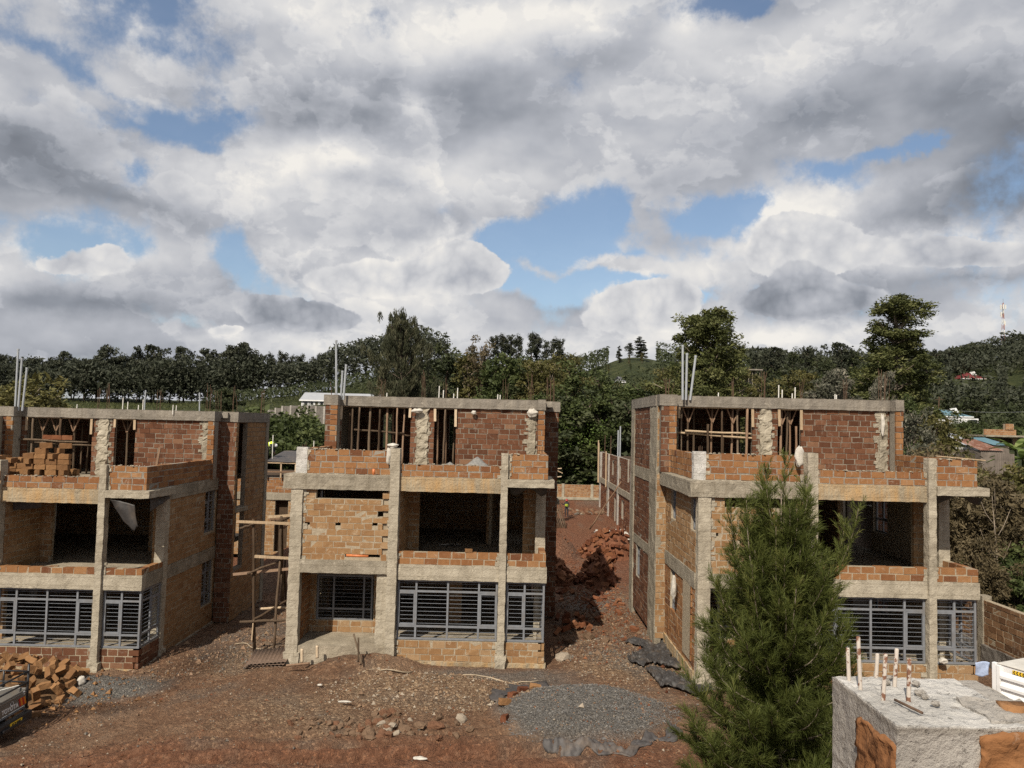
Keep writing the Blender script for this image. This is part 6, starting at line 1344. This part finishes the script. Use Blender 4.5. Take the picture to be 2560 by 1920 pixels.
# far brick wall and perimeter wall
def yard_wall(label, x0, y0, ax, L, h, zf, step, mats, out, seed, post='concrete_pale', foot=True):
    rt = thing('block_wall', label, 'wall', (x0, y0, 0)); n = int(L/step)
    for i in range(n):
        s0 = i*step; z = zf(s0)
        if ax == 'x': wall(rt, 'panel', s0, 0, 'x', step-.3, z, z+h, .2, out, mats=mats, seed=seed+i); rbox(rt, 'post', post, s0-.31, s0+.01, -.08, .28, z-.5, z+h+.08, seed=i, amp=.015)
        else: wall(rt, 'panel', 0, s0, 'y', step-.3, z, z+h, .2, out, mats=mats, seed=seed+i); rbox(rt, 'post', post, -.06, .26, s0-.31, s0+.01, z-1, z+h+.1, seed=i, amp=.015)
        if foot and ax == 'x': rbox(rt, 'footing', 'concrete_pale', s0, s0+step-.3, -.12, .1, z-.4, z+.22, seed=i+5)
        elif foot: rbox(rt, 'footing', 'stone_wall', -.12, .1, s0, s0+step-.3, z-.9, z+.55, seed=i+5, amp=.07, seg=.2)
    return rt
yard_wall('long orange block wall with pale posts closing the far end of the alley', -4, 96, 'x', 30, 1.75, lambda s: gz(3, 95.5)+.12, 3.6, ('brick_far', 'mortar_tan'), -1, 301)
yard_wall('brown block perimeter wall with concrete posts beside the right house', 16.6, 17.5, 'y', 40, 2.05, lambda s: .42+.010*s, 3.3, ('brick_yard', 'mortar_tan'), -1, 331, 'concrete')
sw = thing('stone_wall', 'grey stepped stone boundary wall above the green bushes', 'wall', (0, 0, 0))
for i, (px, yt) in enumerate(((672, 1024), (689, 1020), (706, 1015), (727, 1014), (748, 1014), (769, 1014), (790, 1015), (811, 1016))):
    p_ = at(px, yt, 108-.9*i); q_ = at(px+22, yt, 108-.9*i); rbox(sw, 'panel', 'stone_wall', p_.x, q_.x-.02, p_.y, p_.y+.3, gz(p_.x, p_.y)-.8, p_.z, seed=i, amp=.02); rbox(sw, 'post', 'concrete_grey', p_.x-.12, p_.x+.12, p_.y-.06, p_.y+.36, gz(p_.x, p_.y)-.8, p_.z+.03, seed=i+9, amp=.01)
# ------------------------------------------------------------------ houses far off
def gable(label, px0, px1, ytop, yeave, ybase, Y, depth, roof_m, wall_m, hip=.0, wins=(), name='cottage', posts=None, gables=()):
    a = at(px0, ybase, Y); b = at(px1, ybase, Y); ze = at((px0+px1)/2, yeave, Y).z; zt = at((px0+px1)/2, ytop, Y+depth/2).z; w = b.x-a.x
    rt = thing(name, label, 'house', (a.x, Y, a.z)); h = ze-a.z; ht = zt-a.z; d0 = -6
    mb = MB(1); mb.box(.4, w-.4, .4, depth-.4, d0, h); mb.build('wall', wall_m, rt)
    mb = MB(2); hp_ = hip*depth/2
    mb.add([(0, 0, h), (w, 0, h), (w, depth, h), (0, depth, h), (hp_, depth/2, ht), (w-hp_, depth/2, ht), (0, 0, h-.18), (w, 0, h-.18), (w, depth, h-.18), (0, depth, h-.18)], [(0, 1, 5, 4), (2, 3, 4, 5), (1, 2, 5), (3, 0, 4), (0, 6, 7, 1), (1, 7, 8, 2), (2, 8, 9, 3), (3, 9, 6, 0), (6, 9, 8, 7)]); rf = mb.build('roof', roof_m, rt)
    mb = MB(3); mb.box(-.04, w+.04, -.06, -.003, h-.24, h-.02); mb.build('fascia', 'white_paint', rf)
    for gx_ in gables:
        mb = MB(5); x = w*gx_; g_ = .65; zz = h+(ht-h)*.55; mb.add([(x-g_, depth*.22, zz), (x+g_, depth*.22, zz), (x, depth*.22, ht+.25), (x, depth*.5, ht+.1)], [(0, 1, 2), (1, 3, 2), (0, 2, 3)]); mb.build('gablet', 'white_paint', rf)
    for i, (f0, f1, z0, z1) in enumerate(wins):
        mb = MB(4); mb.box(w*f0, w*f1, .33, .41, h*z0, h*z1); wn = mb.build('window', 'glass_dark', rt); mb = MB(4); x0, x1, q0, q1 = w*f0, w*f1, h*z0, h*z1
        for b_ in ((x0-.12, x0, q0, q1), (x1, x1+.12, q0, q1), (x0-.12, x1+.12, q1, q1+.12), (x0-.12, x1+.12, q0-.12, q0)): mb.box(b_[0], b_[1], .29, .405, b_[2], b_[3])
        mb.build('window_frame', 'white_paint', wn)
    for x in posts or ():
        mb = MB(6); mb.box(w*x-.15, w*x+.15, .30, .398, d0, h-.2); mb.build('pilaster', 'white_paint', rt)
    return rt
gable('long low stone house with white iron roof behind the middle house', 748, 945, 983, 1001, 1014, 140, 7, 'roof_white', 'wall_stone', 0, [(.055, .10, .0, .78), (.135, .17, .15, .8), (.26, .30, .15, .8)], posts=(.03, .115, .125, .185, .24))
gable('white bungalow with blue hipped roof and two white gablets', 2318, 2434, 1023, 1040, 1053, 165, 9, 'roof_blue', 'white_paint', 1, [(.72, .79, .2, .8), (.82, .86, .35, .75), (.88, .92, .35, .75)], gables=(.24, .74))
mb = MB(2); p_ = at(2408, 1050, 160); b_ = simple_house('porch', 'flat white porch beside the blue roofed bungalow', p_); mb.box(-1.5, 3.2, 0, 3, -4, .35); mb.build('wall', 'white_paint', b_); mb = MB(3); mb.box(1.6, 2.9, -.05, .0, -1.0, .1); mb.build('doorway', 'glass_dark', b_)
gable('pink walled house with dark red hipped roof high on the wooded hillside', 2402, 2474, 932, 946, 956, 225, 9, 'roof_red', 'offwhite_paint', 1, gables=(.62,)); gable('house with green roof half hidden behind the red roofed one', 2428, 2452, 929, 934, 945, 240, 8, 'roof_green', 'offwhite_paint', .5)
gable('small house with pale grey roof at the edge of the hillside', 2531, 2552, 943, 953, 960, 222, 7, 'truck_top', 'offwhite_paint', .7); gable('little grey roofed house on the crest under the three lone trees', 1573, 1612, 927, 934, 941, 214, 7, 'truck_top', 'wall_stone', 0); gable('dark roofed house among the trees left of the broad tree', 1538, 1566, 942, 954, 966, 180, 7, 'roof_grey', 'offwhite_paint', .5); gable('low grey roofed house half hidden beside the tall pipes', 1632, 1668, 950, 962, 975, 170, 7, 'roof_grey', 'wall_stone', .4)
# brick shell and tin shed below the hedge
p0, p1 = at(2465, 1112, 86), at(2545, 1112, 86); w = p1.x-p0.x; bs = simple_house('brick_shell', 'half built brick house with open front beyond the tin roofs', (p0.x, 86, p0.z))
wall(bs, 'block_wall', 0, 0, 'x', w, -3, .9, .2, -1, ops=[(.5, .9, -.6, .75), (1.6, 3.0, -.6, .8)], mats=('brick_tan', 'mortar_tan'), seed=401); rbox(bs, 'slab', 'concrete', -.5, w+.6, -.9, 3, .92, 1.12); wall(bs, 'parapet', 0, .3, 'x', w, 1.12, 1.75, .2, -1, mats=('brick_far', 'mortar_tan'), seed=402); wall(bs, 'chimney', w*.66, .2, 'x', .9, 1.75, 2.4, .5, -1, mats=('brick_far', 'mortar_tan'), seed=403); mb = MB(1); mb.box(.1, w-.1, .6, 4, -3, .9); mb.build('room_shade_block', 'pole_dark', bs)  # last block: dark fill painting the shade behind the open front
def lean(label, px0, px1, y0, y1, yb, Y, rm, wm):
    a = at(px0, yb, Y); b = at(px1, yb, Y); zf = at(px0, y1, Y).z-a.z; zk = zf+(y1-y0)/F*Y*1.0+.5; w = b.x-a.x; rt = thing('tin_shed', label, 'shed', a); mb = MB(1); mb.box(.1, w-.1, .15, 4, -3.5, zf-.03); mb.build('wall', wm, rt); mb = MB(2)
    n = 24
    for i in range(n): x0 = w*i/n; q = .04*(i % 2); mb.add([(x0, 0, zf+q), (x0+w/n, 0, zf+.04-q), (x0+w/n, 4.2, zk+.04-q), (x0, 4.2, zk+q)], [(0, 1, 2, 3)])
    mb.build('roof', rm, rt); return rt
lean('long shed roofed in rusty red iron sheets below the brick shell', 2452, 2512, 1114, 1126, 1140, 68, 'roof_rust', 'wall_stone'); lean('shed under pale iron sheets beside the rusty roofed one', 2421, 2452, 1098, 1118, 1130, 72, 'roof_white', 'offwhite_paint'); lean('shed with blue iron roof under the brick shell', 2486, 2528, 1108, 1113, 1124, 76, 'roof_blue', 'wall_stone')
p_ = at(2488, 1182, 46); gs = thing('plank_shed', 'weathered grey plank shed in the bushes at the right', 'shed', p_)
for i in range(9): mb = MB(i); mb.box(.13*i, .13*i+.12, 0, .03, -1.5, 1.15+.1*mb.rng.uniform(-1, 1)*.3); mb.build('plank', 'wall_stone', gs)
# concrete frame in the trees
p_ = at(1853, 968, 148); fr = thing('concrete_frame', 'skeleton of a slab on thin posts among the trees left of the tall tree', 'building', p_)
for i in range(6): mb = MB(i); mb.box(.7*i, .7*i+.12, 0, .12, -3, 3.3); mb.build('post', 'concrete', fr)
mb = MB(3); mb.box(-.4, 4.0, -.5, 4, 3.3, 3.55); mb.build('slab', 'concrete_roof', fr); mb = MB(3); mb.box(-.1, 3.6, 3, 3.1, -3, 3.3); mb.build('wall', 'stone_wall', fr)
# telephone mast
p_ = at(2509, 868, 300); Hm = at(2509, 757, 300).z-p_.z; ms = thing('telephone_mast', 'red and white lattice telephone mast above the wooded hilltop', 'mast', (p_.x, 300, p_.z-6)); Hm += 6; ns = 11
for s in range(ns):
    mb = MB(s); z0, z1 = Hm*s/ns, Hm*(s+1)/ns; w0, w1 = [.95*(1-z/Hm*.72) for z in (z0, z1)]; cr = [(Vector((math.cos(a)*w0, math.sin(a)*w0, z0)), Vector((math.cos(a)*w1, math.sin(a)*w1, z1))) for a in (.3, 2.4, 4.5)]
    for i in range(3): mb.bar(cr[i][0], cr[i][1], .09, .09); mb.bar(cr[i][0], cr[(i+1) % 3][1], .05, .05); mb.bar(cr[(i+1) % 3][0], cr[i][1], .05, .05)
    mb.build('lattice_section', 'mast_red' if s % 2 == 0 else 'offwhite_paint', ms)
for i, (z, a) in enumerate(((Hm*.93, 0), (Hm*.93, 2.1), (Hm*.93, 4.2), (Hm*.80, 1), (Hm*.80, 3.2), (Hm*.66, .4))): mb = MB(i); x, y = math.cos(a)*.9, math.sin(a)*.9; mb.box(x-.22, x+.22, y-.14, y+.14, z-.9, z+.9); mb.build('antenna', 'offwhite_paint', ms)
mb = MB(1); mb.tube([(0, 0, Hm-.2), (0, 0, Hm+1.6)], .06, 5); mb.build('lightning_rod', 'steel_grey', ms)
# power pole and its line
a, b = at(2343, 1036, 140), at(2348, 992, 140); mb = MB(3); mb.tube([(0, 0, -4), b-a], .12, 6); pl = tag(mb.build('utility_pole', 'pole_dark', None, True, a), 'dark wooden power pole standing before the blue roof', 'pole'); mb = MB(3); q = b-a; mb.bar(q+Vector((-.7, 0, -.5)), q+Vector((.7, 0, -.5)), .10, .12); mb.build('crossarm', 'pole_dark', pl)
a, b = at(2336, 1022, 120), at(2600, 1028, 118); mb = MB(3); mb.tube([Vector((0, 0, 0)).lerp(b-a, i/12)+Vector((0, 0, -.35*math.sin(math.pi*i/12))) for i in range(13)], .022, 4); tag(mb.build('power_line', 'steel_grey', None, True, a), 'thin power line crossing before the dark hillside', 'cable')

# ------------------------------------------------------------------ people
def body(rt, J, E, rad, mat, name='body'):
    me_ = bpy.data.meshes.new(name); me_.from_pydata([J[k] for k in J], [(list(J).index(a), list(J).index(b)) for a, b in E], []); o = bpy.data.objects.new(name, me_); COL.objects.link(o); o.parent = rt; me_.materials.append(MATS[mat])
    sk = o.modifiers.new('skin', 'SKIN')
    for i, k in enumerate(J): me_.skin_vertices[0].data[i].radius = (rad[k][0], rad[k][1]) if isinstance(rad[k], tuple) else (rad[k], rad[k]); me_.skin_vertices[0].data[i].use_root = (i == 0)
    ss = o.modifiers.new('sub', 'SUBSURF'); ss.levels = 1; ss.render_levels = 2; return o
EDG = [('pelvis', 'waist'), ('waist', 'chest'), ('chest', 'neck'), ('neck', 'head'), ('head', 'crown'), ('chest', 'shl'), ('shl', 'ell'), ('ell', 'wrl'), ('wrl', 'hdl'), ('chest', 'shr'), ('shr', 'elr'), ('elr', 'wrr'), ('wrr', 'hdr'),
       ('pelvis', 'hipl'), ('hipl', 'knl'), ('knl', 'anl'), ('anl', 'tol'), ('pelvis', 'hipr'), ('hipr', 'knr'), ('knr', 'anr'), ('anr', 'tor')]
RAD = dict(pelvis=(.15, .11), waist=(.14, .10), chest=(.17, .12), neck=.06, head=.095, crown=.08, shl=.075, ell=.05, wrl=.035, hdl=.04, shr=.075, elr=.05, wrr=.035, hdr=.04, hipl=.095, knl=.065, anl=.045, tol=.04, hipr=.095, knr=.065, anr=.045, tor=.04)
def vest_and_hat(rt, J, vest, hat, band='helmet_white'):
    mb = MB(1); a, b = Vector(J['waist']), Vector(J['chest']); d = (b-a).normalized(); mb.tube([a-d*.10, a, b+d*.02, b+d*.12], [.155, .165, .19, .12], 14); mb.build('vest', vest, rt, True)
    mb = MB(2)
    for f in (.15, .7): c = a.lerp(b, f); mb.tube([c-d*.02, c+d*.03], [.182, .186], 14)
    mb.build('reflective_band', band, rt)
    mb = MB(3); h = Vector(J['crown']); u = (Vector(J['crown'])-Vector(J['neck'])).normalized(); mb.tube([h-u*.06, h-u*.055, h+u*.04, h+u*.09, h+u*.11], [.15, .125, .115, .08, .02], 14); mb.build('helmet', hat, rt, True)
    mb = MB(4); f = Vector(J['head'])
    hd = MB(5); hd.lump(f, .085, .10, .12, 10, .03); hd.build('face', 'skin', rt, True)
J1 = dict(pelvis=(0, 0, .90), waist=(.08, 0, 1.03), chest=(.34, -.05, 1.10), neck=(.46, -.08, 1.08), head=(.54, -.10, 1.04), crown=(.62, -.11, 1.01), shl=(.36, .14, 1.06), ell=(.42, .18, .80), wrl=(.50, .10, .56), hdl=(.52, .08, .48), shr=(.36, -.22, 1.06), elr=(.46, -.26, .80), wrr=(.52, -.2, .58), hdr=(.54, -.18, .50),
          hipl=(0, .1, .86), knl=(.06, .12, .47), anl=(-.02, .12, .06), tol=(.12, .13, .03), hipr=(0, -.1, .86), knr=(.10, -.12, .47), anr=(.02, -.12, .06), tor=(.16, -.13, .03))
w1 = at(677, 1112, 51.5); p1 = thing('person', 'worker bending over in a bright yellow vest on the house behind the gap', 'person', (w1.x-.25, 51.5, w1.z-1.05)); body(p1, J1, EDG, RAD, 'cloth_dark'); vest_and_hat(p1, J1, 'hi_vis', 'helmet_white')
J2 = dict(pelvis=(0, 0, .92), waist=(0, 0, 1.08), chest=(.01, .02, 1.34), neck=(.01, .02, 1.50), head=(.0, 0, 1.60), crown=(.0, 0, 1.70), shl=(-.19, .02, 1.40), ell=(-.34, -.06, 1.22), wrl=(-.50, -.1, 1.38), hdl=(-.57, -.1, 1.43), shr=(.19, .02, 1.40), elr=(.25, -.02, 1.14), wrr=(.16, -.18, .98), hdr=(.12, -.24, .96),
          hipl=(-.1, 0, .88), knl=(-.12, -.03, .48), anl=(-.12, .02, .06), tol=(-.13, -.12, .03), hipr=(.1, 0, .88), knr=(.13, -.05, .48), anr=(.13, .0, .06), tor=(.15, -.14, .03))
w2 = at(1416, 1290, 77.5); p2 = thing('person', 'worker in red helmet reaching for poles at the far end of the alley', 'person', (w2.x, 77.5, gz(w2.x, 77.5))); body(p2, J2, EDG, RAD, 'cloth_dark'); vest_and_hat(p2, J2, 'cloth_dark', 'helmet_red', band='hi_vis')
for p_, J in ((p1, J1), (p2, J2)):
    for s in ('l', 'r'):
        h, w = Vector(J['hd'+s]), Vector(J['wr'+s]); d = (h-w).normalized(); mb = MB(1); mb.tube([w, w.lerp(h, .6)], [.034, .042], 8); sd = d.cross(Vector((0, 0, 1))).normalized()
        for f in range(4): o_ = sd*(f-1.5)*.019; mb.tube([w.lerp(h, .55)+o_, h+o_+d*.02*(1, 1.4, 1.2, .7)[f], h+o_*1.1+d*(.05, .065, .06, .04)[f]+Vector((0, 0, -.02))], [.010, .009, .006], 6)
        mb.tube([w.lerp(h, .2)+sd*.035, w.lerp(h, .7)+sd*.065, h+sd*.06], [.012, .010, .007], 6); mb.build('hand', 'skin', p_, True)
